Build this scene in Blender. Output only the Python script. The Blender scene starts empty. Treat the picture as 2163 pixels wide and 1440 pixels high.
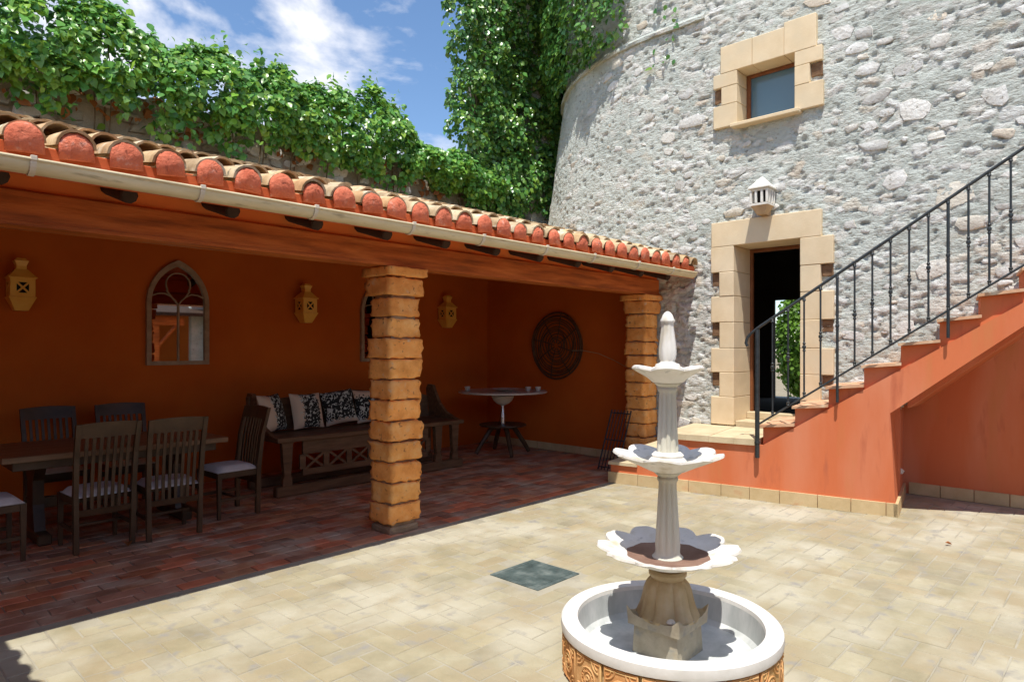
import bpy, math, random
import numpy as np
from mathutils import Vector, Matrix, noise
random.seed(7); RNG = np.random.default_rng(11)
PI = math.pi
scene = bpy.context.scene
COL = scene.collection
# world axes: x runs along the portico, y from the courtyard into the portico, z up; the camera stands at x=y=0

# ------------------------------------------------------------------ camera
cam_d = bpy.data.cameras.new('camera'); cam = bpy.data.objects.new('camera', cam_d); COL.objects.link(cam)
ANG = math.radians(43.391)
cam.location = (0, 0, 1.6)
cam.rotation_euler = (PI/2, 0, math.atan2(math.sin(ANG), math.cos(ANG)) - PI/2)
cam_d.sensor_width = 36; cam_d.lens = 36*1400/2163; cam_d.shift_y = 15/2163
cam_d.clip_start = .05; cam_d.clip_end = 3000
scene.camera = cam
# ------------------------------------------------------------------ sun, sky
SUNK = .40                                            # horizontal travel per metre of fall
SH = Vector((.851, .514, 0)).normalized()
sun_dir = Vector((SH.x*SUNK, SH.y*SUNK, -1)).normalized()
sl = bpy.data.lights.new('sun', 'SUN'); sl.energy = 5.0; sl.angle = math.radians(.53); sl.color = (1, .955, .88)
so = bpy.data.objects.new('sun', sl); COL.objects.link(so); so.location = (-4, -3, 12)
so.rotation_euler = sun_dir.to_track_quat('-Z', 'Y').to_euler()
ELEV = math.atan(1/SUNK)
SUNROT = math.atan2(-SH.x, -SH.y)
world = bpy.data.worlds.new('World'); scene.world = world; world.use_nodes = True
nt = world.node_tree; nt.nodes.clear()
def N(t, kind, **kw):
    n = t.nodes.new(kind)
    for k, v in kw.items(): setattr(n, k, v)
    return n
wo = N(nt, 'ShaderNodeOutputWorld'); bg = N(nt, 'ShaderNodeBackground'); bg.inputs[1].default_value = .15
sky = N(nt, 'ShaderNodeTexSky'); sky.sky_type = 'NISHITA'; sky.sun_disc = False
sky.sun_elevation = ELEV; sky.sun_rotation = SUNROT; sky.altitude = 300; sky.air_density = 1.0; sky.dust_density = .35; sky.ozone_density = 2.2
tc = N(nt, 'ShaderNodeTexCoord'); sep = N(nt, 'ShaderNodeSeparateXYZ')
nt.links.new(tc.outputs['Generated'], sep.inputs[0])
mx = N(nt, 'ShaderNodeMath', operation='MAXIMUM'); mx.inputs[1].default_value = .06; nt.links.new(sep.outputs[2], mx.inputs[0])
dv = N(nt, 'ShaderNodeVectorMath', operation='DIVIDE'); cb = N(nt, 'ShaderNodeCombineXYZ')
for i in range(3): nt.links.new(mx.outputs[0], cb.inputs[i])
nt.links.new(tc.outputs['Generated'], dv.inputs[0]); nt.links.new(cb.outputs[0], dv.inputs[1])
cn = N(nt, 'ShaderNodeTexNoise'); cn.inputs['Scale'].default_value = 5.2; cn.inputs['Detail'].default_value = 8; cn.inputs['Roughness'].default_value = .55
cn.inputs['Distortion'].default_value = .25
mp = N(nt, 'ShaderNodeMapping'); mp.inputs['Location'].default_value = (3.3, 1.2, 0)
mp.inputs['Scale'].default_value = (1, 1, 1.7); nt.links.new(tc.outputs['Generated'], mp.inputs[0]); nt.links.new(mp.outputs[0], cn.inputs[0])
cr = N(nt, 'ShaderNodeValToRGB'); cr.color_ramp.elements[0].position = .49; cr.color_ramp.elements[1].position = .65
nt.links.new(cn.outputs[0], cr.inputs[0])
gm = N(nt, 'ShaderNodeHueSaturation'); gm.inputs['Saturation'].default_value = 1.08; gm.inputs['Value'].default_value = 1.1
nt.links.new(sky.outputs[0], gm.inputs['Color'])
mix = N(nt, 'ShaderNodeMix', data_type='RGBA'); mix.inputs[7].default_value = (6.6, 6.6, 6.9, 1)
nt.links.new(cr.outputs[0], mix.inputs[0]); nt.links.new(gm.outputs[0], mix.inputs[6])
nt.links.new(mix.outputs[2], bg.inputs[0]); nt.links.new(bg.outputs[0], wo.inputs[0])
vs = scene.view_settings; vs.view_transform = 'Standard'; vs.look = 'None'; vs.exposure = .22; vs.gamma = 1; vs.use_curve_mapping = False
scene.cycles.max_bounces = 10; scene.cycles.diffuse_bounces = 6; scene.cycles.glossy_bounces = 4; scene.cycles.transmission_bounces = 4
scene.cycles.use_denoising = True

# ------------------------------------------------------------------ helpers
def link(o, parent=None):
    COL.objects.link(o)
    if parent: o.parent = parent
    return o
def empty(name, loc=(0, 0, 0), parent=None):
    o = bpy.data.objects.new(name, None); o.location = loc; o.empty_display_size = .1
    return link(o, parent)
def tag(o, label=None, cat=None, group=None, kind=None):
    for k, v in (('label', label), ('category', cat), ('group', group), ('kind', kind)):
        if v: o[k] = v
    return o
class MB:
    def __init__(s): s.v = []; s.f = []
    def add(s, vs, fs):
        b = len(s.v); s.v += [tuple(v) for v in vs]; s.f += [tuple(i+b for i in f) for f in fs]; return s
    def box(s, x0, x1, y0, y1, z0, z1, c=.004, M=None):
        """box with chamfered edges"""
        x0, x1 = min(x0, x1), max(x0, x1); y0, y1 = min(y0, y1), max(y0, y1); z0, z1 = min(z0, z1), max(z0, z1)
        c = min(c, (x1-x0)*.3, (y1-y0)*.3, (z1-z0)*.3)
        if c <= 0:
            vs = [(x, y, z) for x in (x0, x1) for y in (y0, y1) for z in (z0, z1)]
            fs = [(0, 1, 3, 2), (4, 6, 7, 5), (0, 4, 5, 1), (2, 3, 7, 6), (0, 2, 6, 4), (1, 5, 7, 3)]
        else:
            vs = []; idx = {}
            for ix in (0, 1):
                for iy in (0, 1):
                    for iz in (0, 1):
                        p = (x1 if ix else x0, y1 if iy else y0, z1 if iz else z0)
                        inn = (p[0]+(-c if ix else c), p[1]+(-c if iy else c), p[2]+(-c if iz else c))
                        for a in range(3):
                            q = list(inn); q[a] = p[a]; idx[(ix, iy, iz, a)] = len(vs); vs.append(tuple(q))
            g = lambda a, b, c_, d: idx[(a, b, c_, d)]
            fs = []
            for a, (u, w) in enumerate(((1, 2), (0, 2), (0, 1))):
                for side in (0, 1):
                    q = []
                    for du, dw in ((0, 0), (1, 0), (1, 1), (0, 1)):
                        k = [0, 0, 0]; k[a] = side; k[u] = du; k[w] = dw; q.append(g(*k, a))
                    if (side == 0) != (a == 1): q.reverse()
                    fs.append(tuple(q))
            for a in range(3):
                u, w = [i for i in range(3) if i != a]
                for du in (0, 1):
                    for dw in (0, 1):
                        k0 = [0, 0, 0]; k0[u] = du; k0[w] = dw; k1 = list(k0); k1[a] = 1
                        fs.append((g(*k0, u), g(*k1, u), g(*k1, w), g(*k0, w)))
            for ix in (0, 1):
                for iy in (0, 1):
                    for iz in (0, 1): fs.append((g(ix, iy, iz, 0), g(ix, iy, iz, 1), g(ix, iy, iz, 2)))
        if M is not None: vs = [tuple(M @ Vector(v)) for v in vs]
        return s.add(vs, fs)
    def tube(s, path, r, n=10, cap=True, closed=False):
        path = [Vector(p) for p in path]; m = len(path)
        rs = r if isinstance(r, (list, tuple)) else [r]*m
        vs = []; up = None
        for i, p in enumerate(path):
            if closed: t = path[(i+1) % m]-path[i-1]
            else: t = path[min(i+1, m-1)]-path[max(i-1, 0)]
            t.normalize()
            if up is None: up = Vector((0, 0, 1)) if abs(t.z) < .9 else Vector((1, 0, 0))
            a = t.cross(up).normalized(); b = a.cross(t).normalized(); up = b
            for k in range(n):
                th = 2*PI*k/n; vs.append(p+(a*math.cos(th)+b*math.sin(th))*rs[i])
        fs = []
        for i in range(m if closed else m-1):
            j = (i+1) % m
            for k in range(n):
                k2 = (k+1) % n; fs.append((i*n+k, j*n+k, j*n+k2, i*n+k2))
        if cap and not closed: fs += [tuple(range(n)), tuple(range((m-1)*n, m*n))[::-1]]
        return s.add(vs, fs)
    def lathe(s, prof, n=32, c=(0, 0, 0), rfun=None, cap=True):
        vs = []
        for i, (r, z) in enumerate(prof):
            for k in range(n):
                th = 2*PI*k/n
                rr, zz = (rfun(i, r, z, th) if rfun else (r, z))
                vs.append((c[0]+rr*math.cos(th), c[1]+rr*math.sin(th), c[2]+zz))
        m = len(prof); fs = []
        for i in range(m-1):
            for k in range(n):
                k2 = (k+1) % n; fs.append((i*n+k, i*n+k2, (i+1)*n+k2, (i+1)*n+k))
        if cap: fs += [tuple(range(n))[::-1], tuple(range((m-1)*n, m*n))]
        return s.add(vs, fs)
    def prism(s, poly, fn0, fn1):
        """poly (list of 2d) extruded between two mappings to 3d"""
        n = len(poly); vs = [fn0(*p) for p in poly]+[fn1(*p) for p in poly]
        fs = [tuple(range(n))[::-1], tuple(range(n, 2*n))]+[(i, (i+1) % n, (i+1) % n+n, i+n) for i in range(n)]
        return s.add(vs, fs)
    def build(s, name, mat, parent=None, smooth=False, loc=None, fix=True):
        me = bpy.data.meshes.new(name); me.from_pydata(s.v, [], s.f)
        if fix:
            import bmesh
            bm = bmesh.new(); bm.from_mesh(me); bmesh.ops.recalc_face_normals(bm, faces=bm.faces); bm.to_mesh(me); bm.free()
        if mat: me.materials.append(mat)
        if smooth:
            me.polygons.foreach_set('use_smooth', [True]*len(me.polygons))
            try: me.set_sharp_from_angle(angle=math.radians(38))
            except Exception: pass
        o = bpy.data.objects.new(name, me)
        if loc: o.location = loc
        return link(o, parent)
def inst(name, me, parent, M):
    o = bpy.data.objects.new(name, me); o.matrix_basis = M; return link(o, parent)
def copy_tree(o, parent=None):
    c = o.copy(); COL.objects.link(c)
    if parent: c.parent = parent
    for ch in list(o.children): copy_tree(ch, c)
    return c
def fast_mesh(name, V, F, mat, smooth=False):
    """V (n,3), F (m,4) or (m,3) numpy"""
    me = bpy.data.meshes.new(name); n, m, k = len(V), len(F), F.shape[1]
    me.vertices.add(n); me.vertices.foreach_set('co', np.asarray(V, np.float32).ravel())
    me.loops.add(m*k); me.loops.foreach_set('vertex_index', F.astype(np.int32).ravel())
    me.polygons.add(m); me.polygons.foreach_set('loop_start', np.arange(0, m*k, k, dtype=np.int32))
    if smooth: me.polygons.foreach_set('use_smooth', np.ones(m, bool))
    me.update(calc_edges=True); me.validate()
    me.materials.append(mat); return me
def rough_box(sx, sy, sz, n=5, amp=.008, sc=9, seed=0, rnd=.018):
    """block with uneven, softly rounded faces, centred at 0"""
    import bmesh
    bm = bmesh.new(); bmesh.ops.create_cube(bm, size=1)
    bmesh.ops.subdivide_edges(bm, edges=bm.edges[:], cuts=n, use_grid_fill=True)
    h = Vector((sx, sy, sz))*.5; off = Vector((seed*3.7, seed*1.3, seed*7.1))
    for v in bm.verts:
        p = Vector((v.co.x*sx, v.co.y*sy, v.co.z*sz))
        q = Vector([max(-h[i]+rnd, min(h[i]-rnd, p[i])) for i in range(3)]); d = p-q
        if d.length > 1e-6:
            p = q+d.normalized()*rnd
            # chips: stronger along edges
            k = amp*(1+1.2*(sum(1 for i in range(3) if abs(d[i]) > 1e-5)-1))
        else: k = amp
        nn = noise.noise_vector(p*sc+off)
        p += d.normalized()*noise.noise(p*sc*2+off)*k + nn*amp*.5
        v.co = p
    me = bpy.data.meshes.new('block'); bm.to_mesh(me); bm.free()
    me.polygons.foreach_set('use_smooth', [True]*len(me.polygons)); return me

# ------------------------------------------------------------------ materials
def mat(name, cols, scale=4, rough=.85, bump=.25, bscale=45, bdist=.006, rnd=0, palette=None, metallic=0, spec=.3, stretch=(1, 1, 1),
        detail=5, spots=None, transl=0, coat=0, seedrot=0):
    """cols: list of (position, rgb) on a noise ramp; palette: list of rgb picked per piece; spots: (rgb, scale, lo, hi)"""
    m = bpy.data.materials.new(name); m.use_nodes = True; t = m.node_tree; L = t.links.new
    b = t.nodes['Principled BSDF']; out = t.nodes['Material Output']
    geo = N(t, 'ShaderNodeNewGeometry'); mpn = N(t, 'ShaderNodeMapping'); mpn.inputs['Scale'].default_value = stretch
    mpn.inputs['Rotation'].default_value = (0, 0, seedrot)
    L(geo.outputs['Position'], mpn.inputs[0])
    nz = N(t, 'ShaderNodeTexNoise'); nz.inputs['Scale'].default_value = scale; nz.inputs['Detail'].default_value = detail; nz.inputs['Roughness'].default_value = .6
    L(mpn.outputs[0], nz.inputs[0])
    rp = N(t, 'ShaderNodeValToRGB'); e = rp.color_ramp.elements
    e[0].position, e[0].color = cols[0][0], (*cols[0][1], 1); e[1].position, e[1].color = cols[-1][0], (*cols[-1][1], 1)
    for p, c in cols[1:-1]:
        k = e.new(p); k.color = (*c, 1)
    L(nz.outputs[0], rp.inputs[0]); col = rp.outputs[0]
    if rnd or palette:
        oi = N(t, 'ShaderNodeObjectInfo'); ad = N(t, 'ShaderNodeMath', operation='ADD'); L(oi.outputs['Random'], ad.inputs[0]); L(geo.outputs['Random Per Island'], ad.inputs[1])
        fr = N(t, 'ShaderNodeMath', operation='FRACT'); L(ad.outputs[0], fr.inputs[0])
        if palette:
            pr = N(t, 'ShaderNodeValToRGB'); pr.color_ramp.interpolation = 'CONSTANT'; pe = pr.color_ramp.elements
            pe[0].position = 0; pe[0].color = (*palette[0], 1); pe[1].position = 1/len(palette); pe[1].color = (*palette[1], 1)
            for i, c in enumerate(palette[2:], 2):
                k = pe.new(i/len(palette)); k.color = (*c, 1)
            L(fr.outputs[0], pr.inputs[0])
            mxn = N(t, 'ShaderNodeMix', data_type='RGBA', blend_type='MULTIPLY'); mxn.inputs[0].default_value = 1
            L(col, mxn.inputs[6]); L(pr.outputs[0], mxn.inputs[7]); col = mxn.outputs[2]
        if rnd:
            m2 = N(t, 'ShaderNodeMath', operation='MULTIPLY'); m2.inputs[1].default_value = 7.31; L(fr.outputs[0], m2.inputs[0])
            f2 = N(t, 'ShaderNodeMath', operation='FRACT'); L(m2.outputs[0], f2.inputs[0])
            mr = N(t, 'ShaderNodeMapRange'); mr.inputs[3].default_value = 1-rnd; mr.inputs[4].default_value = 1+rnd; L(f2.outputs[0], mr.inputs[0])
            hs = N(t, 'ShaderNodeHueSaturation'); L(mr.outputs[0], hs.inputs['Value']); L(col, hs.inputs['Color']); col = hs.outputs[0]
    if spots:
        for rgb, sscale, lo, hi in spots:
            sn = N(t, 'ShaderNodeTexNoise'); sn.inputs['Scale'].default_value = sscale; sn.inputs['Detail'].default_value = 6; L(mpn.outputs[0], sn.inputs[0])
            mr2 = N(t, 'ShaderNodeMapRange'); mr2.inputs[1].default_value = lo; mr2.inputs[2].default_value = hi; L(sn.outputs[0], mr2.inputs[0])
            mm = N(t, 'ShaderNodeMix', data_type='RGBA'); mm.inputs[7].default_value = (*rgb, 1); L(mr2.outputs[0], mm.inputs[0]); L(col, mm.inputs[6]); col = mm.outputs[2]
    L(col, b.inputs['Base Color'])
    b.inputs['Roughness'].default_value = rough; b.inputs['Metallic'].default_value = metallic; b.inputs['Specular IOR Level'].default_value = spec
    if coat: b.inputs['Coat Weight'].default_value = coat; b.inputs['Coat Roughness'].default_value = .15
    if bump:
        bn = N(t, 'ShaderNodeTexNoise'); bn.inputs['Scale'].default_value = bscale; bn.inputs['Detail'].default_value = 6; bn.inputs['Roughness'].default_value = .65; L(mpn.outputs[0], bn.inputs[0])
        bu = N(t, 'ShaderNodeBump'); bu.inputs['Strength'].default_value = bump; bu.inputs['Distance'].default_value = bdist; L(bn.outputs[0], bu.inputs['Height']); L(bu.outputs[0], b.inputs['Normal'])
    if transl:
        tr = N(t, 'ShaderNodeBsdfTranslucent'); L(col, tr.inputs[0]); ms = N(t, 'ShaderNodeMixShader'); ms.inputs[0].default_value = transl
        L(b.outputs[0], ms.inputs[1]); L(tr.outputs[0], ms.inputs[2]); L(ms.outputs[0], out.inputs[0])
    return m
m_ground = mat('ground', [(.3, (.22, .18, .12)), (.7, (.3, .25, .17))], 1.2)
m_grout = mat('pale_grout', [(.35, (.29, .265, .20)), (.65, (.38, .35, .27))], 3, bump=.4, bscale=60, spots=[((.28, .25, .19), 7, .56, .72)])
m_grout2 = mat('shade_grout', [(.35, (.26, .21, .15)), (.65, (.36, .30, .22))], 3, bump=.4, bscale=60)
m_tile = mat('sunlit_tone_paver', [(.28, (.255, .228, .150)), (.5, (.33, .295, .20)), (.72, (.40, .365, .262))], 3.0, .8, .5, 38, .006, rnd=.055, detail=10,
             palette=[(1, 1, 1), (1.0, .98, .93), (1, .97, .9), (.98, .98, 1.02), (1.12, 1.13, 1.14), (.98, .94, .87), (1.0, .98, .93), (1, 1, .98), (.9, .89, .9), (1, .99, .95), (1.0, .93, .85)],
             spots=[((.44, .41, .315), 1.3, .48, .66), ((.33, .275, .175), 2.4, .50, .70), ((.27, .255, .225), 7.5, .58, .72)])  # courtyard pavers: pale sunlit look put into the colour
m_tile2 = mat('shaded_tone_terracotta_paver', [(.28, (.36, .17, .10)), (.5, (.50, .235, .135)), (.75, (.58, .34, .21))], 5, .6, .5, 38, .006, rnd=.25, detail=8,
              palette=[(1, 1, 1), (.8, .85, .95), (1.15, .8, .7), (.85, .9, 1), (1.1, 1.1, 1), (1, .75, .6), (.75, .8, .85)], spots=[((.50, .40, .30), 2.5, .50, .72)])  # same pavers under the portico, redder look in shade put into the colour
RED = [(.3, (.56, .145, .055)), (.7, (.62, .175, .07))]
m_red = mat('red_plaster', RED, 1.4, .9, .3, 30, .006, spots=[((.64, .25, .14), 1.9, .46, .74), ((.52, .20, .07), 3.3, .55, .78), ((.46, .125, .06), 9, .60, .78)], stretch=(1, 1, .22))
m_redin = mat('rust_plaster', [(.3, (.52, .105, .010)), (.7, (.62, .14, .014))], 1.1, .9, .25, 25, .006)
m_redband = mat('red_eave_paint', [(.3, (.55, .10, .03)), (.7, (.62, .13, .04))], 3, .85, .25, 40)
m_soffit = mat('orange_soffit_paint', [(.3, (.72, .20, .045)), (.7, (.80, .25, .06))], 3, .85, .2, 40)
m_plug = mat('red_mortar_plug', [(.3, (.60, .14, .07)), (.6, (.70, .20, .11)), (.72, (.78, .42, .32))], 14, .9, .9, 30, .02, rnd=.08)
m_rooftile = mat('aged_roof_tile', [(.3, (.30, .20, .11)), (.5, (.50, .38, .23)), (.7, (.66, .56, .40))], 6, .85, .5, 35, .008, rnd=.18, detail=8,
                 palette=[(1, 1, 1), (1, .9, .78), (.9, .85, .8), (1.05, 1.05, 1.02), (1, .8, .65)], spots=[((.14, .12, .08), 12, .60, .72), ((.68, .62, .48), 5, .58, .7)])
m_gutter = mat('cream_gutter', [(.3, (.60, .50, .30)), (.7, (.74, .65, .44))], 5, .5, .12, 25, spots=[((.33, .27, .16), 9, .6, .75)], stretch=(.6, 3, 3))
m_bracket = mat('pale_bracket', [(.3, (.6, .52, .40)), (.7, (.7, .63, .5))], 8, .5, .1)
m_beam = mat('stained_beam', [(.25, (.15, .036, .008)), (.5, (.44, .115, .022)), (.75, (.66, .21, .05))], 5, .55, .4, 30, .008, stretch=(.35, 3.5, 3.5), detail=9)
m_dkwood = mat('dark_stained_wood', [(.3, (.045, .025, .013)), (.7, (.105, .060, .030))], 6, .42, .25, 30, stretch=(.6, 3, .6), spec=.4)
m_bench = mat('worn_bench_wood', [(.3, (.085, .045, .022)), (.7, (.19, .105, .055))], 6, .5, .35, 28, stretch=(.5, 4, 4))
m_tabletop = mat('table_wood', [(.3, (.16, .09, .045)), (.7, (.26, .15, .08))], 5, .35, .25, 28, stretch=(.5, 4, 4))
m_rafter = mat('dark_rafter', [(.3, (.03, .016, .01)), (.7, (.06, .03, .018))], 6, .8, .4)
m_seat = mat('white_seat_cloth', [(.3, (.62, .60, .58)), (.7, (.72, .70, .68))], 20, .95, .3, 300, .002)
m_brick = mat('orange_pillar_block', [(.25, (.66, .26, .06)), (.5, (.86, .39, .105)), (.75, (.90, .52, .20))], 9, .9, .7, 45, .012, rnd=.13, detail=9,
              palette=[(1, 1, 1), (1.0, .94, .9), (1, 1.05, 1.1), (.94, .9, .9)], spots=[((.30, .12, .05), 22, .62, .72), ((.72, .48, .30), 14, .62, .76)])
m_mortar = mat('dark_mortar', [(.3, (.20, .14, .09)), (.7, (.38, .28, .18))], 8, .95, .8, 40, .012)
m_wall = mat('tower_mortar', [(.30, (.44, .475, .44)), (.5, (.57, .605, .56)), (.7, (.66, .69, .64))], 2.2, .95, 1.0, 26, .05, detail=10, stretch=(1, .62, 1.35),
             spots=[((.70, .68, .62), 5, .58, .70), ((.58, .50, .38), 3.1, .64, .76), ((.26, .24, .20), 30, .62, .70), ((.36, .36, .32), 9, .58, .74)])
m_stone = mat('rubble_stone', [(.28, (.56, .54, .49)), (.5, (.70, .69, .65)), (.72, (.80, .80, .78))], 7, .92, .9, 28, .02, rnd=.13, detail=9,
              palette=[(1, 1, 1), (1.02, 1.02, 1.02), (.97, .96, .93), (1, .97, .90), (.93, .94, .95), (1.05, 1.05, 1.05), (1, .95, .86), (.98, .98, .98), (1, .90, .78), (.9, .9, .9)],
              spots=[((.30, .27, .22), 24, .64, .72)])
m_ashlar = mat('sandstone_block', [(.3, (.66, .52, .33)), (.7, (.76, .62, .42))], 4, .9, .3, 40, .006, rnd=.05, spots=[((.66, .55, .38), 2.2, .5, .7)])
m_notch = mat('brown_infill', [(.3, (.13, .07, .035)), (.7, (.27, .16, .09))], 14, .95, .8, 40, .01)
m_gwall = mat('garden_wall_mortar', [(.3, (.33, .29, .22)), (.7, (.50, .45, .36))], 3, .95, 1, 18, .03, detail=9, spots=[((.46, .27, .16), 2.6, .6, .72)])
m_iron = mat('black_iron', [(.3, (.016, .020, .022)), (.7, (.035, .042, .045))], 20, .38, .25, 120, .002, spec=.5)
m_tread = mat('terracotta_tread', [(.3, (.52, .27, .15)), (.7, (.66, .42, .26))], 6, .85, .4, 30, .006, rnd=.1, spots=[((.66, .52, .36), 9, .55, .7)])
m_step = mat('tread_stone', [(.3, (.50, .40, .25)), (.7, (.64, .53, .35))], 5, .85, .4, 30, .006, rnd=.07)
m_white = mat('white_cast_stone', [(.3, (.64, .61, .54)), (.7, (.80, .78, .73))], 5, .8, .6, 45, .005, spots=[((.50, .44, .32), 9, .55, .74), ((.42, .42, .40), 16, .62, .74)], stretch=(1, 1, .35))
m_column = mat('weathered_column', [(.3, (.50, .48, .38)), (.7, (.66, .64, .55))], 5, .8, .6, 45, .005, spots=[((.46, .37, .18), 6, .50, .70), ((.36, .36, .32), 14, .60, .74)], stretch=(1, 1, .25))
m_ped = mat('ochre_cast_stone', [(.3, (.40, .30, .15)), (.6, (.52, .42, .26)), (.8, (.62, .54, .40))], 6, .85, .5, 45, .005)
m_plinth = mat('sandy_cast_stone', [(.3, (.36, .31, .22)), (.6, (.48, .42, .31)), (.8, (.58, .53, .42))], 8, .85, .6, 45, .006, spots=[((.30, .29, .25), 14, .56, .72)])
m_bowlin = mat('bowl_stain', [(.3, (.16, .085, .06)), (.7, (.30, .19, .14))], 6, .7, .3, 40, .004)
m_rim = mat('basin_white', [(.3, (.60, .59, .55)), (.7, (.76, .75, .72))], 6, .75, .3, 40, .004)
m_basin_in = mat('basin_lining', [(.3, (.42, .45, .44)), (.7, (.66, .67, .66))], 9, .7, .3, 40, .004, stretch=(1, 1, .4))
m_reliefo = mat('relief_terracotta', [(.3, (.52, .27, .10)), (.7, (.66, .40, .18))], 12, .85, .5, 60, .004, rnd=.1, palette=[(1, 1, 1), (1, .88, .8), (1, 1.12, 1.1)])
m_relieft = mat('relief_joint', [(.3, (.62, .48, .26)), (.7, (.7, .57, .34))], 8, .85, .3)
m_bronze = mat('manhole_slate', [(.3, (.035, .052, .05)), (.5, (.07, .095, .09)), (.75, (.18, .21, .195))], 7, .7, .4, 50, .004)
m_lantern = mat('ochre_tin', [(.3, (.90, .46, .07)), (.7, (.95, .56, .11))], 8, .36, .15, 60, .002, spec=.5)
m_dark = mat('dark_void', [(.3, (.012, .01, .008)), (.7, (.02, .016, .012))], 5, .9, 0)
m_frame = mat('mirror_frame_wood', [(.3, (.30, .20, .13)), (.7, (.46, .34, .23))], 10, .6, .3, 60, .003)
m_twig = mat('dark_twig', [(.3, (.06, .028, .014)), (.7, (.15, .075, .038))], 15, .7, .4)
m_stem = mat('vine_stem', [(.3, (.12, .085, .05)), (.7, (.24, .18, .11))], 15, .9, .4)
m_ceramic = mat('white_lamp_ceramic', [(.3, (.66, .63, .56)), (.7, (.78, .76, .70))], 8, .7, .2)
m_clay = mat('brown_clay', [(.3, (.40, .27, .15)), (.7, (.52, .37, .22))], 10, .85, .4)
m_marble = mat('pale_tabletop', [(.3, (.50, .46, .40)), (.7, (.66, .61, .54))], 5, .3, 0)
m_chrome = mat('steel', [(.3, (.5, .5, .5)), (.7, (.62, .62, .62))], 5, .25, 0, metallic=1)
m_sash = mat('brown_window_wood', [(.3, (.16, .055, .02)), (.7, (.24, .09, .035))], 8, .5, .2)
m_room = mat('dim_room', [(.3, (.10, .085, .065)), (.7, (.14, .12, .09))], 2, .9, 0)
m_skirt = mat('skirting_tile', [(.3, (.50, .37, .19)), (.6, (.60, .46, .26)), (.8, (.56, .30, .15))], 5, .85, .3, 40, .005, rnd=.1)
LEAFP = [(1, 1, 1), (.7, .9, .9), (1.3, 1.15, .8), (.5, .7, .7), (1.1, 1.2, 1), (.8, 1, .8), (1.6, 1.3, .7), (.6, .8, .75), (1.1, 1.1, .6)]
m_leaf = mat('vine_leaf', [(.3, (.13, .29, .065)), (.7, (.22, .43, .10))], 3, .30, 0, rnd=.25, palette=LEAFP, transl=.36, spec=.5)
m_ivyl = mat('ivy_leaf', [(.3, (.085, .20, .05)), (.7, (.16, .33, .085))], 3, .30, 0, rnd=.25, palette=LEAFP, transl=.22, spec=.55)
m_dry = mat('dry_leaf', [(.3, (.30, .10, .03)), (.7, (.42, .17, .05))], 6, .7, 0, rnd=.3, transl=.3)
m_shrub = mat('bright_shrub_leaf', [(.3, (.09, .20, .02)), (.7, (.16, .30, .03))], 3, .5, 0, rnd=.2, transl=.35)
# mirror and glass
def simple(name, base, rough, metallic=0, spec=.5):
    m = bpy.data.materials.new(name); m.use_nodes = True; b = m.node_tree.nodes['Principled BSDF']
    b.inputs['Base Color'].default_value = (*base, 1); b.inputs['Roughness'].default_value = rough; b.inputs['Metallic'].default_value = metallic; b.inputs['Specular IOR Level'].default_value = spec
    return m
m_mirror = simple('mirror_glass', (.72, .74, .72), .02, 1)
m_pane = simple('frosted_pane', (.07, .16, .23), .14, 0, 1.0)
# cushion: cream cloth with a dark floral band, drawn in the cushion's own axes
def cushion_mat(name, band):
    m = bpy.data.materials.new(name); m.use_nodes = True; t = m.node_tree; L = t.links.new; b = t.nodes['Principled BSDF']
    tcn = N(t, 'ShaderNodeTexCoord'); sp = N(t, 'ShaderNodeSeparateXYZ'); L(tcn.outputs['Object'], sp.inputs[0])
    v = N(t, 'ShaderNodeTexVoronoi', feature='DISTANCE_TO_EDGE'); v.inputs['Scale'].default_value = 30; 
    nz = N(t, 'ShaderNodeTexNoise'); nz.inputs['Scale'].default_value = 16; nz.inputs['Distortion'].default_value = 2.2; nz.inputs['Detail'].default_value = 1
    L(tcn.outputs['Object'], v.inputs[0]); L(tcn.outputs['Object'], nz.inputs[0])
    g1 = N(t, 'ShaderNodeMath', operation='GREATER_THAN'); g1.inputs[1].default_value = .56; L(nz.outputs[0], g1.inputs[0])
    ax, lo, hi = band
    wob = N(t, 'ShaderNodeMath', operation='MULTIPLY_ADD'); wob.inputs[1].default_value = .16; L(nz.outputs[0], wob.inputs[0]); L(sp.outputs[ax], wob.inputs[2])
    a1 = N(t, 'ShaderNodeMath', operation='GREATER_THAN'); a1.inputs[1].default_value = lo+.08; L(wob.outputs[0], a1.inputs[0])
    a2 = N(t, 'ShaderNodeMath', operation='LESS_THAN'); a2.inputs[1].default_value = hi+.08; L(wob.outputs[0], a2.inputs[0])
    inb = N(t, 'ShaderNodeMath', operation='MULTIPLY'); L(a1.outputs[0], inb.inputs[0]); L(a2.outputs[0], inb.inputs[1])
    inner = N(t, 'ShaderNodeMix', data_type='RGBA'); inner.inputs[6].default_value = (.012, .016, .016, 1); inner.inputs[7].default_value = (.5, .54, .5, 1); L(g1.outputs[0], inner.inputs[0])
    fin = N(t, 'ShaderNodeMix', data_type='RGBA'); fin.inputs[6].default_value = (.62, .50, .38, 1); L(inner.outputs[2], fin.inputs[7]); L(inb.outputs[0], fin.inputs[0])
    L(fin.outputs[2], b.inputs['Base Color']); b.inputs['Roughness'].default_value = .9
    return m

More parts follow.
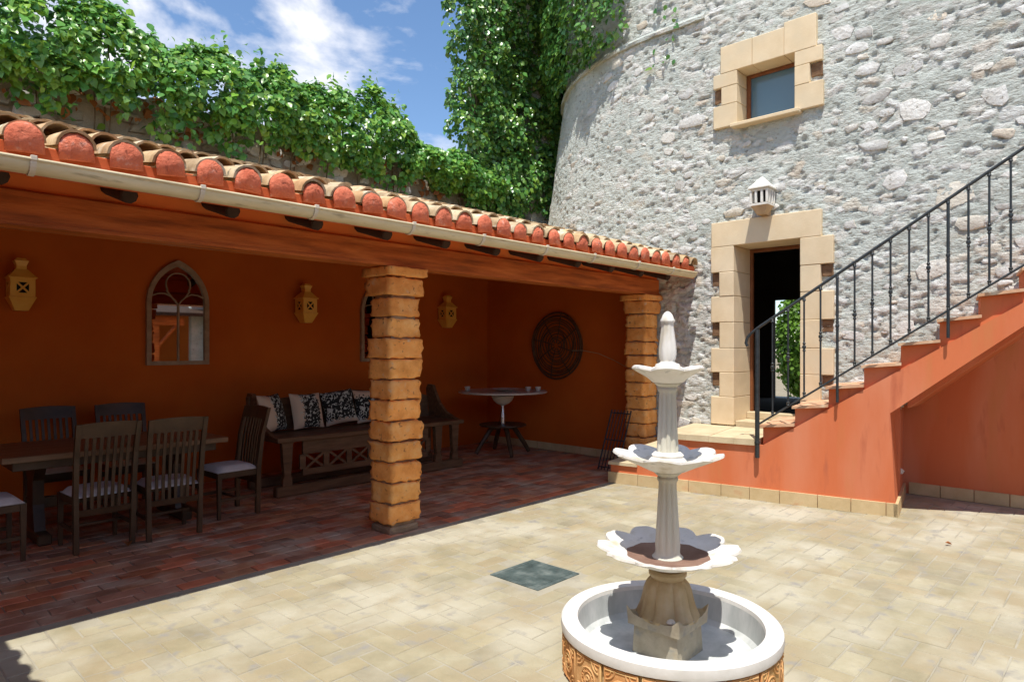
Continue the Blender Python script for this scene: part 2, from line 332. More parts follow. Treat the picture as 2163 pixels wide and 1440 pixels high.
# ------------------------------------------------------------------ ground and floors
ground = MB().add([(-400, -400, -.03), (400, -400, -.03), (400, 400, -.03), (-400, 400, -.03)], [(0, 1, 2, 3)]).build('ground', m_ground); tag(ground, kind='structure')
FWD = Vector((math.cos(PI/2-ANG), math.sin(PI/2-ANG))); FWD = Vector((math.cos(ANG), math.sin(ANG)))
def px(x, y, z):
    u = math.sin(ANG); w = math.cos(ANG)
    X = x*u - y*w; Z = x*w + y*u
    if Z < .05: return None
    return (1081.5+1400*X/Z, 735-1400*(z-1.6)/Z, Z)
def tile_mesh(a, b, name, mat_, seed):
    r = random.Random(seed); h, c = .018, .004
    j = lambda: r.uniform(-.003, .003)
    x, y = a/2, b/2
    cor = [(-x+j(), -y+j()), (x+j(), -y+j()), (x+j(), y+j()), (-x+j(), y+j())]
    vs = [(p[0], p[1], -h) for p in cor]+[(p[0], p[1], -c) for p in cor]+[(p[0]*(1-c/x), p[1]*(1-c/y), r.uniform(-.0012, .0012)) for p in cor]
    fs = []
    for k in range(4):
        k2 = (k+1) % 4; fs += [(k, k2, 4+k2, 4+k), (4+k, 4+k2, 8+k2, 8+k)]
    fs.append((8, 9, 10, 11))
    return vs, fs
def lay_tiles(floor, spots, a, b, mat_, base_z, nparts=300):
    """spots: (cx, cy, rot90). the pieces that show largest are parts, the rest one stuff part"""
    scored = []
    for s in spots:
        q = px(s[0], s[1], 0)
        inside = q and -60 < q[0] < 2220 and q[1] < 1500
        scored.append((1e6+s[0] if not inside else q[2], s))
    scored.sort(key=lambda t: t[0])
    variants = []
    for k in range(10):
        vs, fs = tile_mesh(a-.007, b-.007, 'tile', mat_, k)
        me = bpy.data.meshes.new('tile'); me.from_pydata(vs, [], fs); me.materials.append(mat_); variants.append((me, vs, fs))
    rest = MB()
    for i, (sc, s) in enumerate(scored):
        me, vs, fs = random.choice(variants)
        M = Matrix.Translation((s[0], s[1], base_z+random.uniform(-.0022, .0022))) @ Matrix.Rotation((PI/2 if s[2] else 0)+random.choice((0, PI))+random.uniform(-.01, .01), 4, 'Z') @ Matrix.Rotation(random.uniform(-.006, .006), 4, 'X') @ Matrix.Rotation(random.uniform(-.004, .004), 4, 'Y')
        if i < nparts: inst('tile', me, floor, M)
        else: rest.add([M @ Vector(v) for v in vs], fs)
    o = rest.build('tile_field', mat_, floor, fix=False); o['kind'] = 'stuff'
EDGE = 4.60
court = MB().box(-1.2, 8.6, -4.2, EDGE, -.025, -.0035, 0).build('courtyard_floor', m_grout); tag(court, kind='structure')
B_ = .13; spots = []
for i in range(-10, 66):
    for j in range(-34, 36):
        c = (i-j) % 4; cx0, cy0 = i*B_, j*B_+.09
        if c == 0: s = (cx0+B_, cy0+B_/2, 0, B_, B_/2)
        elif c == 3: s = (cx0+B_/2, cy0+B_, 1, B_/2, B_)
        else: continue
        if s[0]-s[3] < -1.2 or s[0]+s[3] > 8.31 or s[1]-s[4] < -4.2 or s[1]+s[4] > EDGE: continue
        if abs(s[0]-3.525) < .235+s[3]*.8 and abs(s[1]-3.11) < .235+s[4]*.8 and (3.29-s[3] < s[0] < 3.76+s[3]) and (2.875-s[4] < s[1] < 3.345+s[4]):
            # cut round the manhole: keep pieces mostly outside it
            if 3.30-s[3]+.05 < s[0] < 3.75+s[3]-.05 and 2.89-s[4]+.05 < s[1] < 3.33+s[4]-.05: continue
        spots.append(s[:3])
lay_tiles(court, spots, 2*B_, B_, m_tile, 0)
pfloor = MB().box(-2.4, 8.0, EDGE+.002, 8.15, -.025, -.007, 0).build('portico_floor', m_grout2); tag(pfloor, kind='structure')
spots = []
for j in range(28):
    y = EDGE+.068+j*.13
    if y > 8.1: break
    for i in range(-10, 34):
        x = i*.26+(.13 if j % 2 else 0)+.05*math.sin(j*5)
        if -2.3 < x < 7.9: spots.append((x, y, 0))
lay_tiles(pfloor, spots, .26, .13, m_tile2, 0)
# manhole cover
mh = empty('manhole_cover', (3.525, 3.11, 0)); tag(mh, 'square dark green slate manhole cover set in the courtyard paving', 'manhole')
MB().box(-.185, .185, -.185, .185, -.02, .004, .004).build('slab', m_bronze, mh)
fr = MB()
for a in ((-.225, .225, -.225, -.19), (-.225, .225, .19, .225), (-.225, -.19, -.19, .19), (.19, .225, -.19, .19)): fr.box(*a, -.022, .003, .002)
fr.build('rim', m_bronze, mh)

# ------------------------------------------------------------------ portico
port = empty('portico', (3, 6, 0)); tag(port, 'rust red open portico with tiled roof, timber beam and brick pillars', 'portico')
port.location = (0, 0, 0)
YB, SE = 8.15, 8.0
RS = .2875
def roofz(y): return 2.645+(y-4.10)*RS
wp = MB()
wp.box(-2.6, 8.3, YB, YB+.25, -.02, 3.86, 0); wp.build('back_wall', m_redin, port)
MB().prism([(4.93, -.02), (YB-.002, -.02), (YB-.002, roofz(YB)-.12), (4.93, roofz(4.93)-.12)], lambda y, z: (SE, y, z), lambda y, z: (SE+.3, y, z)).build('end_wall', m_redin, port)
MB().prism([(4.63, -.02), (YB-.002, -.02), (YB-.002, roofz(YB)-.12), (4.63, roofz(4.63)-.12)], lambda y, z: (-2.4, y, z), lambda y, z: (-2.6, y, z)).build('end_wall', m_redin, port)
# skirting of the end wall and back wall
for k in range(11):
    y0 = 4.96+k*.29
    MB().box(SE-.02, SE+.01, y0, min(y0+.284, YB-.03), 0, .11, .003).build('skirting_tile', m_skirt, port)
# beam
bm_ = MB(); bm_.box(-2.4, 7.76, 4.635, 4.875, 2.305, 2.508, .012); bm_.build('beam', m_beam, port)
MB().box(-2.4, 7.76, 4.628, 4.634, 2.300, 2.322, 0).build('beam_moulding', m_beam, port)
MB().box(-2.4, 7.76, 4.67, 4.85, 2.510, 2.70, .004).build('wall_plate', m_soffit, port)
# roof: deck, rafters, tiles
roof = MB().prism([(4.15, roofz(4.15)-.10), (YB+.2, roofz(YB+.2)-.10), (YB+.2, roofz(YB+.2)-.04), (4.15, roofz(4.15)-.04)], lambda y, z: (-2.6, y, z), lambda y, z: (8.0, y, z)).build('roof', m_redband, port)
MB().box(-2.6, 7.74, 4.118, 4.148, 2.485, 2.640, .004).build('fascia', m_redband, port)
MB().prism([(4.15, 2.50), (4.90, 2.50+.75*.318), (4.90, 2.53+.75*.318), (4.15, 2.53)], lambda y, z: (-2.6, y, z), lambda y, z: (7.78, y, z)).build('soffit', m_soffit, port)
for k in range(-5, 11):
    x = 1.275+.6095*k
    if x > 7.6: continue
    pth = [(x, 4.27, 2.488), (x, 4.28, 2.492), (x, 6.2, 2.492+1.92*RS), (x, 8.14, 2.492+3.86*RS)]
    MB().tube(pth, [.040, .050, .05, .05], 10).build('rafter', m_rafter, port, True)
# barrel tiles
def barrel(r0, r1, ln, th=.014, n=9, up=True, seed=0):
    """half barrel running along +y; r0 at y=0"""
    rr = random.Random(seed); vs = []; fs = []
    for iy, (y, r) in enumerate(((0, r0), (ln*.5, (r0+r1)/2+rr.uniform(-.002, .002)), (ln, r1))):
        for o in (0, th):
            for k in range(n):
                a = PI*k/(n-1)
                vs.append(((r-o)*math.cos(a), y, (r-o)*math.sin(a)*(1 if up else -1)+rr.uniform(-.0012, .0012)))
    m = 2*n
    for iy in range(2):
        for k in range(n-1):
            a = iy*m+k; fs.append((a, a+1, a+m+1, a+m)); b = a+n; fs.append((b, b+m, b+m+1, b+1))
        for k in (0, n-1): a = iy*m+k; fs.append((a, a+m, a+m+n, a+n))
    for iy in (0, 2):
        for k in range(n-1): a = iy*m+k; fs.append((a, a+n, a+n+1, a+1))
    return vs, fs
covers = []; chans = []
for k in range(6):
    vs, fs = barrel(.094, .080, .43, seed=k); me = bpy.data.meshes.new('tile'); me.from_pydata(vs, [], fs); me.materials.append(m_rooftile)
    me.polygons.foreach_set('use_smooth', [True]*len(me.polygons)); me.set_sharp_from_angle(angle=.7); covers.append((me, vs, fs))
    vs, fs = barrel(.080, .092, .43, up=False, seed=k+20); me = bpy.data.meshes.new('tile'); me.from_pydata(vs, [], fs); me.materials.append(m_rooftile)
    me.polygons.foreach_set('use_smooth', [True]*len(me.polygons)); me.set_sharp_from_angle(angle=.7); chans.append((me, vs, fs))
TS, X0 = .2312, .737
SL = math.atan(RS)
def tower_x(y):
    if y <= 4.64: return 7.8
    a = math.asin(min(1, (y-4.64)/3.5)); return 7.8+3.5*(1-math.cos(a))
allt = []
for r in range(12):
    y = 4.085+r*.355
    for c in range(-14, 37):
        x = X0+c*TS
        if x < -2.5 or x > max(7.62, tower_x(y)-.05): continue
        allt.append((x, y, r, 0))
        if x+TS/2 < max(7.7, tower_x(y)): allt.append((x+TS/2, y+.03, r, 1))
restt = MB(); allt.sort(key=lambda t: (t[2], 0 if 0 < t[0] else 1, t[3])); cnt = 0
for x, y, r, kind in allt:
    z = roofz(y)+((.012 if r == 0 else .035) if kind == 0 else .045)
    me, vs, fs = random.choice(covers if kind == 0 else chans)
    M = Matrix.Translation((x+random.uniform(-.007, .007), y+random.uniform(-.015, .015), z+random.uniform(-.004, .006))) @ Matrix.Rotation(SL-(.075 if kind == 0 else .05), 4, 'X') @ Matrix.Rotation(random.uniform(-.03, .03), 4, 'Z') @ Matrix.Rotation(random.uniform(-.04, .04), 4, 'Y')
    if cnt < 300 and x > .2: inst('tile', me, roof, M); cnt += 1
    else: restt.add([M @ Vector(v) for v in vs], fs)
o = restt.build('tile_field', m_rooftile, roof, True, fix=False); o['kind'] = 'stuff'
# painted mortar plugs closing the tile mouths
plugs = []
for k in range(5):
    rr = random.Random(k); mb = MB(); n = 14; ring = []; vs = []; fs = []
    pr = [(1.0, 0), (.98, -.012), (.8, -.026), (.4, -.034)]
    for i, (q, yy) in enumerate(pr):
        for j in range(n):
            a = PI*j/(n-1); vs.append((.083*q*math.cos(a), yy+rr.uniform(-.006, .004)*(i > 0), .008+.083*q*math.sin(a)*1.04+rr.uniform(-.003, .003)*(i > 0)-.062*(1 if j in (0, n-1) else 0)))
    for i in range(len(pr)-1):
        for j in range(n): j2 = (j+1) % n; fs.append((i*n+j, i*n+j2, (i+1)*n+j2, (i+1)*n+j))
    fs.append(tuple(range(3*n, 4*n)))
    mb.add(vs, fs); me = bpy.data.meshes.new('mortar_plug'); me.from_pydata(mb.v, [], mb.f); me.materials.append(m_plug)
    me.polygons.foreach_set('use_smooth', [True]*len(me.polygons)); plugs.append(me)
for c in range(-14, 30):
    x = X0+c*TS
    if -2.5 < x < 7.62: inst('mortar_plug', random.choice(plugs), roof, Matrix.Translation((x+random.uniform(-.006, .006), 4.088+random.uniform(-.012, .010), roofz(4.085)+.004+random.uniform(-.006, .004))) @ Matrix.Rotation(random.uniform(-.12, .12), 4, 'Y') @ Matrix.Diagonal((random.uniform(.92, 1.06), 1, random.uniform(.93, 1.06), 1)))
# gutter
GY, GZ, GR = 4.052, 2.535, .062
g_ = MB(); vs = []; fs = []; n = 13
xs = [-2.6, 7.57]
for x in xs:
    for rr_ in (GR, GR-.006):
        for k in range(n): a = PI+PI*k/(n-1); vs.append((x, GY+rr_*math.cos(a), GZ+rr_*math.sin(a)))
for k in range(n-1):
    fs.append((k, k+1, 2*n+k+1, 2*n+k)); fs.append((n+k, 3*n+k, 3*n+k+1, n+k+1))
for k in (0, n-1): fs.append((k, 2*n+k, 3*n+k, n+k))
g_.add(vs, fs)
for b in (0, 2*n):
    for k in range(n-1): g_.f.append((b+k, b+n+k, b+n+k+1, b+k+1))
gut = g_.build('gutter', m_gutter, port, True)
MB().tube([(-2.6, GY-GR, GZ+.002), (7.57, GY-GR, GZ+.002)], .009, 8).build('bead', m_gutter, gut, True)
MB().prism([(GY+GR*math.cos(PI+PI*k/12), GZ+GR*math.sin(PI+PI*k/12)) for k in range(13)], lambda y, z: (7.566, y, z), lambda y, z: (7.574, y, z)).build('end_cap', m_gutter, gut)
for k in range(-2, 10):
    x = .78+.78*k+(.02 if k % 2 else -.02)
    if x > 7.5: continue
    b = MB(); pr = []
    for R_ in (GR+.002, GR+.008): pr.append([(GY+R_*math.cos(PI+PI*j/12), GZ+R_*math.sin(PI+PI*j/12)) for j in range(13)])
    poly = pr[0]+pr[1][::-1]
    b.prism(poly, lambda y, z: (x-.013, y, z), lambda y, z: (x+.013, y, z))
    b.box(x-.014, x+.014, GY-GR-.014, GY-GR+.004, GZ-.004, GZ+.02, .002)
    b.box(x-.012, x+.012, GY+GR-.002, 4.12, GZ-.01, GZ+.004, .001)
    b.build('bracket', m_bracket, gut)
    MB().tube([(x-.026, GY, GZ)]*1+[(x-.018, GY, GZ)], GR+.0025, 3, False).v  # (joint seam modelled by the bracket edge)
# pillars of single rough blocks
def pillar(cx_, cy_, w, d_, seed, top=2.305, z0=0):
    o = MB().box(cx_-w/2+.036, cx_+w/2-.036, cy_-d_/2+.036, cy_+d_/2-.036, z0-.02, top-.004, 0).build('pillar', m_mortar, port)
    rr = random.Random(seed); z = z0+.075; n = 12; H_ = (top-.085-z)/n
    MB().box(cx_-w/2+.008, cx_+w/2-.008, cy_-d_/2+.008, cy_+d_/2-.008, z0-.01, z0+.06, .015).build('footing', m_mortar, o)
    for k in range(n):
        h = H_-.018+rr.uniform(-.010, .008); big = .045 if k == n-1 else 0
        me = rough_box(w+rr.uniform(-.025, .03)+big, d_+rr.uniform(-.025, .03)+big, h, 7, .011, 14, seed*20+k, .008); me.materials.append(m_brick)
        inst('brick', me, o, Matrix.Translation((cx_+rr.uniform(-.009, .009), cy_+rr.uniform(-.009, .009), z+H_/2+.003)) @ Matrix.Rotation(rr.uniform(-.03, .03), 4, 'Z') @ Matrix.Rotation(rr.uniform(-.014, .014), 4, 'Y'))
        z += H_
    me = rough_box(w+.10, d_+.10, .075, 6, .007, 11, seed*20+15, .008); me.materials.append(m_brick)
    inst('capital', me, o, Matrix.Translation((cx_, cy_, top-.045)))
    return o
pillar(3.555, 4.787, .325, .31, 3)
pillar(7.575, 4.80, .31, .30, 9)

# ------------------------------------------------------------------ stone tower
def under(t): return .982+(t-2.904)*.80 if t < 3.9 else .982+.797+(t-3.9)*.66
TW0, TR = 4.64, 3.5
LEDGE = 5.82
def tw(w, z, out=0):
    if z > LEDGE+.02: out -= .05
    if w > TW0: out += .13*max(0, min(2.6, 5.75-z))*min(1, (w-TW0)/TR/.8)
    if w <= TW0: return Vector((7.8-out, w, z))
    th = (w-TW0)/TR; return Vector((7.8+TR-(TR+out)*math.cos(th), TW0+(TR+out)*math.sin(th), z))
tower = empty('stone_tower', (0, 0, 0)); tag(tower, 'pale rubble stone tower with sandstone door surround and small window', 'tower')
cell = .022; W0, W1, ZT = -5.0, TW0+TR*1.45, 8.8
nw, nz_ = int((W1-W0)/cell), int(ZT/cell)
DOOR = (2.81, 3.60, .66, 2.85); WIN = (2.87, 3.555, 4.325, 4.99)
V = np.zeros(((nw+1)*(nz_+1), 3)); TINT = np.zeros(((nw+1)*(nz_+1), 4), np.float32); TINT[:, 3] = 1
for i in range(nw+1):
    w = W0+i*cell
    for j in range(nz_+1):
        z = -.05+j*cell; k = i*(nz_+1)+j
        if w < -1.2 or z > 7.6: V[k] = tw(w, z, 0); continue
        q = Vector((w, z, 0)); wr_ = noise.noise(q*5); wq = noise.noise(q*5+Vector((9, 3, 1)))
        dd, pp = noise.voronoi(Vector((w*5.0+.55*wr_, z*10.0+.6*wq, .5)))
        c0 = pp[0]; r1 = noise.cell(c0*37.7)*.5+.5; r2 = noise.cell(c0*91.3+Vector((5, 1, 8)))*.5+.5
        nn_ = noise.noise(q*.6+Vector((4, 4, 4)))
        dens = (.80 if z < 2.6 else .46)+.55*nn_
        if w > TW0+.7: dens = .22+.4*nn_
        e = dd[1]-dd[0]
        fine = .006*noise.noise(Vector((w*17, z*34, 3)))+.004*noise.noise(Vector((w*30, z*48, 5)))
        h = .012*noise.noise(q*1.7)+.006*noise.noise(Vector((w*6, z*11, 1)))
        if r1 < dens:
            t_ = min(1, max(0, (e-.05)/.16)); h += fine+(.003+.010*r2)*t_-.010*(1-t_)*(1 if r2 > .35 else .3); TINT[k, 0] = t_; TINT[k, 1] = r2
        else: h += fine*1.2+.004
        h -= .085*max(0, noise.noise(Vector((w*11, z*24, 2)))-.32)+.06*max(0, noise.noise(Vector((w*21, z*40, 6)))-.36)
        V[k] = tw(w, z, h-.008)
F = []
for i in range(nw):
    for j in range(nz_):
        w = W0+(i+.5)*cell; z = -.05+(j+.5)*cell
        ty = tw(w, z)
        if 4.74 < w and ty.x < 8.32 and z < roofz(ty.y)-.06: continue
        if w < 1.86 and z < under((4.581-w)/.985)+.05: continue
        if 2.71 < w < 3.70 and .60 < z < 2.99: continue
        if 2.77 < w < 3.65 and 4.36 < z < 5.12: continue
        a = i*(nz_+1)+j; F.append((a, a+1, a+nz_+2, a+nz_+1))
me = fast_mesh('wall', V, np.array(F)[:, ::-1], m_wall, True)
at = me.color_attributes.new('tint', 'FLOAT_COLOR', 'POINT'); at.data.foreach_set('color', TINT.ravel())
o = bpy.data.objects.new('wall', me); link(o, tower)
t_n = m_wall.node_tree; b_n = t_n.nodes['Principled BSDF']; src = b_n.inputs['Base Color'].links[0].from_socket
an = N(t_n, 'ShaderNodeVertexColor', layer_name='tint'); sp_ = N(t_n, 'ShaderNodeSeparateColor'); t_n.links.new(an.outputs[0], sp_.inputs[0])
rr_ = N(t_n, 'ShaderNodeValToRGB'); re_ = rr_.color_ramp.elements; re_[0].color = (.52, .51, .47, 1); re_[1].color = (.80, .79, .76, 1); re_[1].position = .95
for p_, c_ in ((.25, (.66, .65, .60)), (.5, (.74, .74, .72)), (.62, (.68, .62, .52)), (.70, (.62, .52, .41)), (.76, (.72, .71, .68))): re_.new(p_).color = (*c_, 1)
t_n.links.new(sp_.outputs[1], rr_.inputs[0])
ov = N(t_n, 'ShaderNodeMix', data_type='RGBA'); ml = N(t_n, 'ShaderNodeMath', operation='MULTIPLY'); ml.inputs[1].default_value = .75
t_n.links.new(sp_.outputs[0], ml.inputs[0]); t_n.links.new(ml.outputs[0], ov.inputs[0]); t_n.links.new(src, ov.inputs[6]); t_n.links.new(rr_.outputs[0], ov.inputs[7]); t_n.links.new(ov.outputs[2], b_n.inputs['Base Color'])
# closing sides, roof of the tower
cl = MB(); cl.box(8.0, 13.0, -5.0, -4.8, -.02, 8.75, 0); cl.box(12.6, 13.0, -4.8, 4.1, -.02, 8.75, 0); cl.box(12.6, 13.0, 5.7, 8.2, -.02, 8.75, 0); cl.box(12.6, 13.0, 4.1, 5.7, 2.85, 8.75, 0); cl.box(12.6, 13, 4.1, 5.7, -.02, .66, 0)
cl.box(9.2, 13.0, 8.2, 8.5, -.02, 8.75, 0); cl.box(8.1, 12.9, -4.9, 8.3, 8.6, 8.7, 0); cl.build('outer_shell', m_wall, tower)
# dim room behind the door
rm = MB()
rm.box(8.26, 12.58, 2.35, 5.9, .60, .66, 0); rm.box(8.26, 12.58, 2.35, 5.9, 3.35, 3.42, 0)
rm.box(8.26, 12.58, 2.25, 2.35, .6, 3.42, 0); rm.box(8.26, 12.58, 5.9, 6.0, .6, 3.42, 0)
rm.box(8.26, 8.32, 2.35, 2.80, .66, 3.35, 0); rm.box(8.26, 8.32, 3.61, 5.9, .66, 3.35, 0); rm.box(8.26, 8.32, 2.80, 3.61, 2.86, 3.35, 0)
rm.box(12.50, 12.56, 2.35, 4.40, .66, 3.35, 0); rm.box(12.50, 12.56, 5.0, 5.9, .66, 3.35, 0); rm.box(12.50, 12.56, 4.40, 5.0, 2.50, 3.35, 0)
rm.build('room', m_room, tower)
# stones: collect, keep the 300 that show largest as parts
def stone_mesh(rng, L_, H_, T_):
    n = rng.choice((6, 7, 8, 9)); vs = []; ph = [rng.uniform(.62, 1.15) for _ in range(n)]; tly, tlz = rng.uniform(-.5, .5)*T_/L_, rng.uniform(-.4, .9)*T_/H_
    for r, t in ((1.0, -.012), (.97, T_*.7), (.86, T_)):
        for k in range(n):
            a = 2*PI*k/n+.2; q = ph[k]*r*(1+.05*rng.uniform(-1, 1))
            ca, sa = math.cos(a), math.sin(a)
            ca = math.copysign(abs(ca)**.75, ca); sa = math.copysign(abs(sa)**.75, sa)
            vs.append((t+(rng.uniform(-.12, .12)*T_+tly*L_*q*ca+tlz*H_*q*sa)*(t > 0), L_/2*q*ca, H_/2*q*sa))
    vs.append((T_*1.02, rng.uniform(-.1, .1)*L_, rng.uniform(-.1, .1)*H_))
    fs = []
    for i in range(2):
        for k in range(n): k2 = (k+1) % n; fs.append((i*n+k, i*n+k2, (i+1)*n+k2, (i+1)*n+k))
    for k in range(n): fs.append((2*n+k, 2*n+(k+1) % n, 3*n))
    return vs, fs
srng = random.Random(5); grid = {}
def free(w, z, L_, H_, pack):
    for dx in range(-2, 3):
        for dz in range(-2, 3):
            for (w2, z2, l2, h2) in grid.get((int(w//.25)+dx, int(z//.25)+dz), ()):
                if abs(w-w2) < (L_+l2)/2*pack and abs(z-z2) < (H_+h2)/2*pack: return False
    return True
def blocked(w, z, L_, H_, x0, x1, z0, z1): return x0-L_/2 < w < x1+L_/2 and z0-H_/2 < z < z1+H_/2
stones = []
def try_stone(w, z, L_, H_, pack=.92):
    if blocked(w, z, L_, H_, 2.44, 3.92, .6, 3.17) or blocked(w, z, L_, H_, 2.55, 3.88, 4.26, 5.33) or not free(w, z, L_, H_, pack): return
    if abs(z-LEDGE) < .07+H_/2: return
    if w > 4.5 and z < 4.2: return
    if w < 1.8 and z < under((4.581-w)/.985)+.3: return
    if w > TW0+.9 and L_ < .16: return
    grid.setdefault((int(w//.25), int(z//.25)), []).append((w, z, L_, H_)); stones.append((w, z, L_, H_))
for w, z, L_, H_ in ((2.39, 5.08, .26, .17), (2.036, 4.275, .30, .14), (1.64, 4.05, .36, .22), (2.10, 3.99, .18, .12), (1.0, 4.02, .24, .22), (1.75, 4.5, .30, .13), (2.15, 5.0, .2, .13), (1.85, 3.35, .30, .22), (1.62, 3.25, .42, .34), (1.35, 3.15, .4, .32), (1.5, 2.4, .34, .22), (1.25, 2.2, .4, .22)): try_stone(w, z, L_, H_)
for k in range(26000):
    if len(stones) > 420: break
    w = srng.uniform(-1.0, 5.6); z = srng.uniform(.05, 8.6)
    low = z < 2.9 and w > 3.6
    nn = noise.noise(Vector((w*.55, z*.55, 3)))
    dens = .5
    if srng.random() > dens: continue
    big = srng.random()
    if big > .75: L_ = srng.uniform(.18, .34); H_ = L_*srng.uniform(.38, .62)
    elif big > .1: L_ = srng.uniform(.10, .19); H_ = L_*srng.uniform(.35, .7)
    else: L_ = srng.uniform(.045, .10); H_ = L_*srng.uniform(.45, .85)
    try_stone(w, z, L_, H_)
scored = []
for s in stones:
    p = tw(s[0], s[1]); q = px(*p)
    vis = q and 1150 < q[0] < 2180 and -20 < q[1] < 900
    scored.append((-(s[2]*s[3]/q[2]**2) if vis else 1, s))
scored.sort(key=lambda t: t[0]); restS = MB()
for i, (sc, (w, z, L_, H_)) in enumerate(scored):
    T_ = srng.uniform(.002, .006)+.03*min(L_, .25)*srng.random()**1.5
    vs, fs = stone_mesh(srng, L_, H_, T_)
    th = max(0, (w-TW0)/TR); p = tw(w, z, -.004)
    # local x = outwards (-x world, turned round the curve), local y = along the wall
    M = Matrix.Translation(p) @ Matrix.Rotation(PI-th, 4, 'Z') @ Matrix.Rotation(srng.uniform(-.22, .22), 4, 'X')
    if i < 300:
        me = bpy.data.meshes.new('stone'); me.from_pydata(vs, [], fs); me.materials.append(m_stone); me.polygons.foreach_set('use_smooth', [True]*len(me.polygons)); me.set_sharp_from_angle(angle=.75)
        inst('stone', me, tower, M)
    else: restS.add([M @ Vector(v) for v in vs], fs)
o = restS.build('rubble', m_stone, tower, fix=False); o['kind'] = 'stuff'
# ledge ring
vs = []; fs = []; n = 70
for k in range(n+1):
    w = 4.0+(W1-4.0)*k/n; j = lambda s: .02*noise.noise(Vector((w*5, s*3, 0)))
    for (o_, z) in ((-.12, LEDGE-.05), (.035+j(1), LEDGE-.045+j(2)), (.04+j(3), LEDGE-.005+j(4)), (.0, LEDGE+.04), (-.12, LEDGE+.06)):
        th = max(0, (w-TW0)/TR); p = tw(w, LEDGE, o_); vs.append((p.x, p.y, z))
for k in range(n):
    for i in range(4): a = k*5+i; fs.append((a, a+1, a+6, a+5))
fs.append((0, 1, 2, 3, 4)); MB().add(vs, fs).build('ledge', m_wall, tower, True)
# door surround
ds = empty('door_surround', (0, 0, 0), tower)
PF = 7.755
def blk(par, w0, w1, z0, z1, s0=PF, s1=8.26, m=m_ashlar, name='block', c=.006):
    rr = random.uniform(-.004, .004)
    return MB().box(s0+rr, s1, w0+.0015, w1-.0015, z0+.0015, z1-.0015, c).build(name, m, par)
blk(ds, 2.575, 3.895, 2.855, 3.16, PF, 8.255)
lw = [(2.54, 2.855, 1), (2.24, 2.54, 0), (1.92, 2.24, 1), (1.60, 1.92, 0), (1.30, 1.60, 1), (1.0, 1.30, 0), (.655, 1.0, 1)]
for z0, z1, lg in lw:
    blk(ds, 3.60, 3.90 if lg else 3.79, z0, z1); blk(ds, 2.45 if lg else 2.585, 2.81, z0, z1)
    if not lg:
        blk(ds, 3.793, 3.90, z1-.17, z1-.004, 7.792, 8.0, m_notch, 'infill'); blk(ds, 2.46, 2.582, z1-.14, z1-.004, 7.792, 8.0, m_notch, 'infill')
blk(ds, 2.81, 3.60, .62, .712, 7.80, 8.26, m_step, 'threshold')
blk(ds, 2.81, 3.60, .712, .80, 8.12, 8.26, m_step, 'sill')
df = MB(); df.box(8.22, 8.27, 2.812, 2.845, .80, 2.85, .003); df.box(8.22, 8.27, 3.565, 3.598, .80, 2.85, .003); df.box(8.22, 8.27, 2.845, 3.565, 2.81, 2.85, .003)
df.build('door_frame', m_sash, ds)
# window
wn = empty('window', (0, 0, 0), tower); WF = 7.748
for a, b in ((2.63, 2.99), (2.99, 3.37), (3.37, 3.77)): blk(wn, a, b, 4.99, 5.32+(.05 if a < 2.7 else 0), WF, 8.2)
for w0, w1, z0, z1 in ((3.555, 3.865, 4.82, 4.99), (3.555, 3.76, 4.60, 4.82), (3.555, 3.865, 4.325, 4.60), (2.565, 2.87, 4.82, 4.99), (2.70, 2.87, 4.60, 4.82), (2.555, 2.87, 4.315, 4.60)): blk(wn, w0, w1, z0, z1, WF, 8.2)
blk(wn, 3.763, 3.865, 4.65, 4.815, 7.79, 8.0, m_notch, 'infill'); blk(wn, 2.57, 2.697, 4.66, 4.815, 7.79, 8.0, m_notch, 'infill')
blk(wn, 2.80, 3.62, 4.285, 4.33, 7.685, 8.2, m_ashlar, 'sill')
sa = MB(); sa.box(8.02, 8.08, 2.872, 2.905, 4.332, 4.985, .004); sa.box(8.02, 8.08, 3.505, 3.553, 4.332, 4.985, .004); sa.box(8.02, 8.08, 2.905, 3.505, 4.945, 4.985, .004); sa.box(8.02, 8.08, 2.905, 3.505, 4.332, 4.352, .004)
sa.build('frame', m_sash, wn)
MB().box(8.045, 8.055, 2.90, 3.51, 4.345, 4.95, 0).build('pane', m_pane, wn)
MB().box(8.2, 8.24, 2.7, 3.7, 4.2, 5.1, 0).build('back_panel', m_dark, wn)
# wall lamp above the door
lp = empty('wall_lamp', (7.66, 3.205, 3.16)); tag(lp, 'white ceramic wall lamp with pointed roof on clay bracket above the door', 'lamp')
def frus(mb, z0, h0, z1, h1, cx_=0, n=4, rot=PI/4):
    vs = [(cx_+h*math.sqrt(2)*math.cos(rot+2*PI*k/n), h*math.sqrt(2)*math.sin(rot+2*PI*k/n), z) for z, h in ((z0, h0), (z1, h1)) for k in range(n)]
    fs = [tuple(range(n))[::-1], tuple(range(n, 2*n))]+[(k, (k+1) % n, n+(k+1) % n, n+k) for k in range(n)]
    return mb.add(vs, fs)
frus(MB(), 0, .045, .10, .098).build('bracket', m_clay, lp)
b = MB(); frus(b, .10, .105, .125, .105); b.build('base', m_ceramic, lp)
b = MB()
for a in (-.095, -.035, .035, .095):
    for c in (-.095, .095):
        b.box(a-.013, a+.013, c-.013, c+.013, .125, .27, .003)
        if abs(a) < .09: b.box(c-.013, c+.013, a-.013, a+.013, .125, .27, .003)
b.box(-.1, .1, -.1, .1, .27, .295, .004); b.build('colonnade', m_ceramic, lp)
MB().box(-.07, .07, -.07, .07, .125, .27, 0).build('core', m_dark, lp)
b = MB(); frus(b, .296, .125, .31, .125); frus(b, .3105, .12, .40, .045); frus(b, .4005, .045, .445, .006); b.build('cap', m_ceramic, lp)
MB().box(.02, .14, -.05, .05, .0, .28, .004).build('back_plate', m_clay, lp)

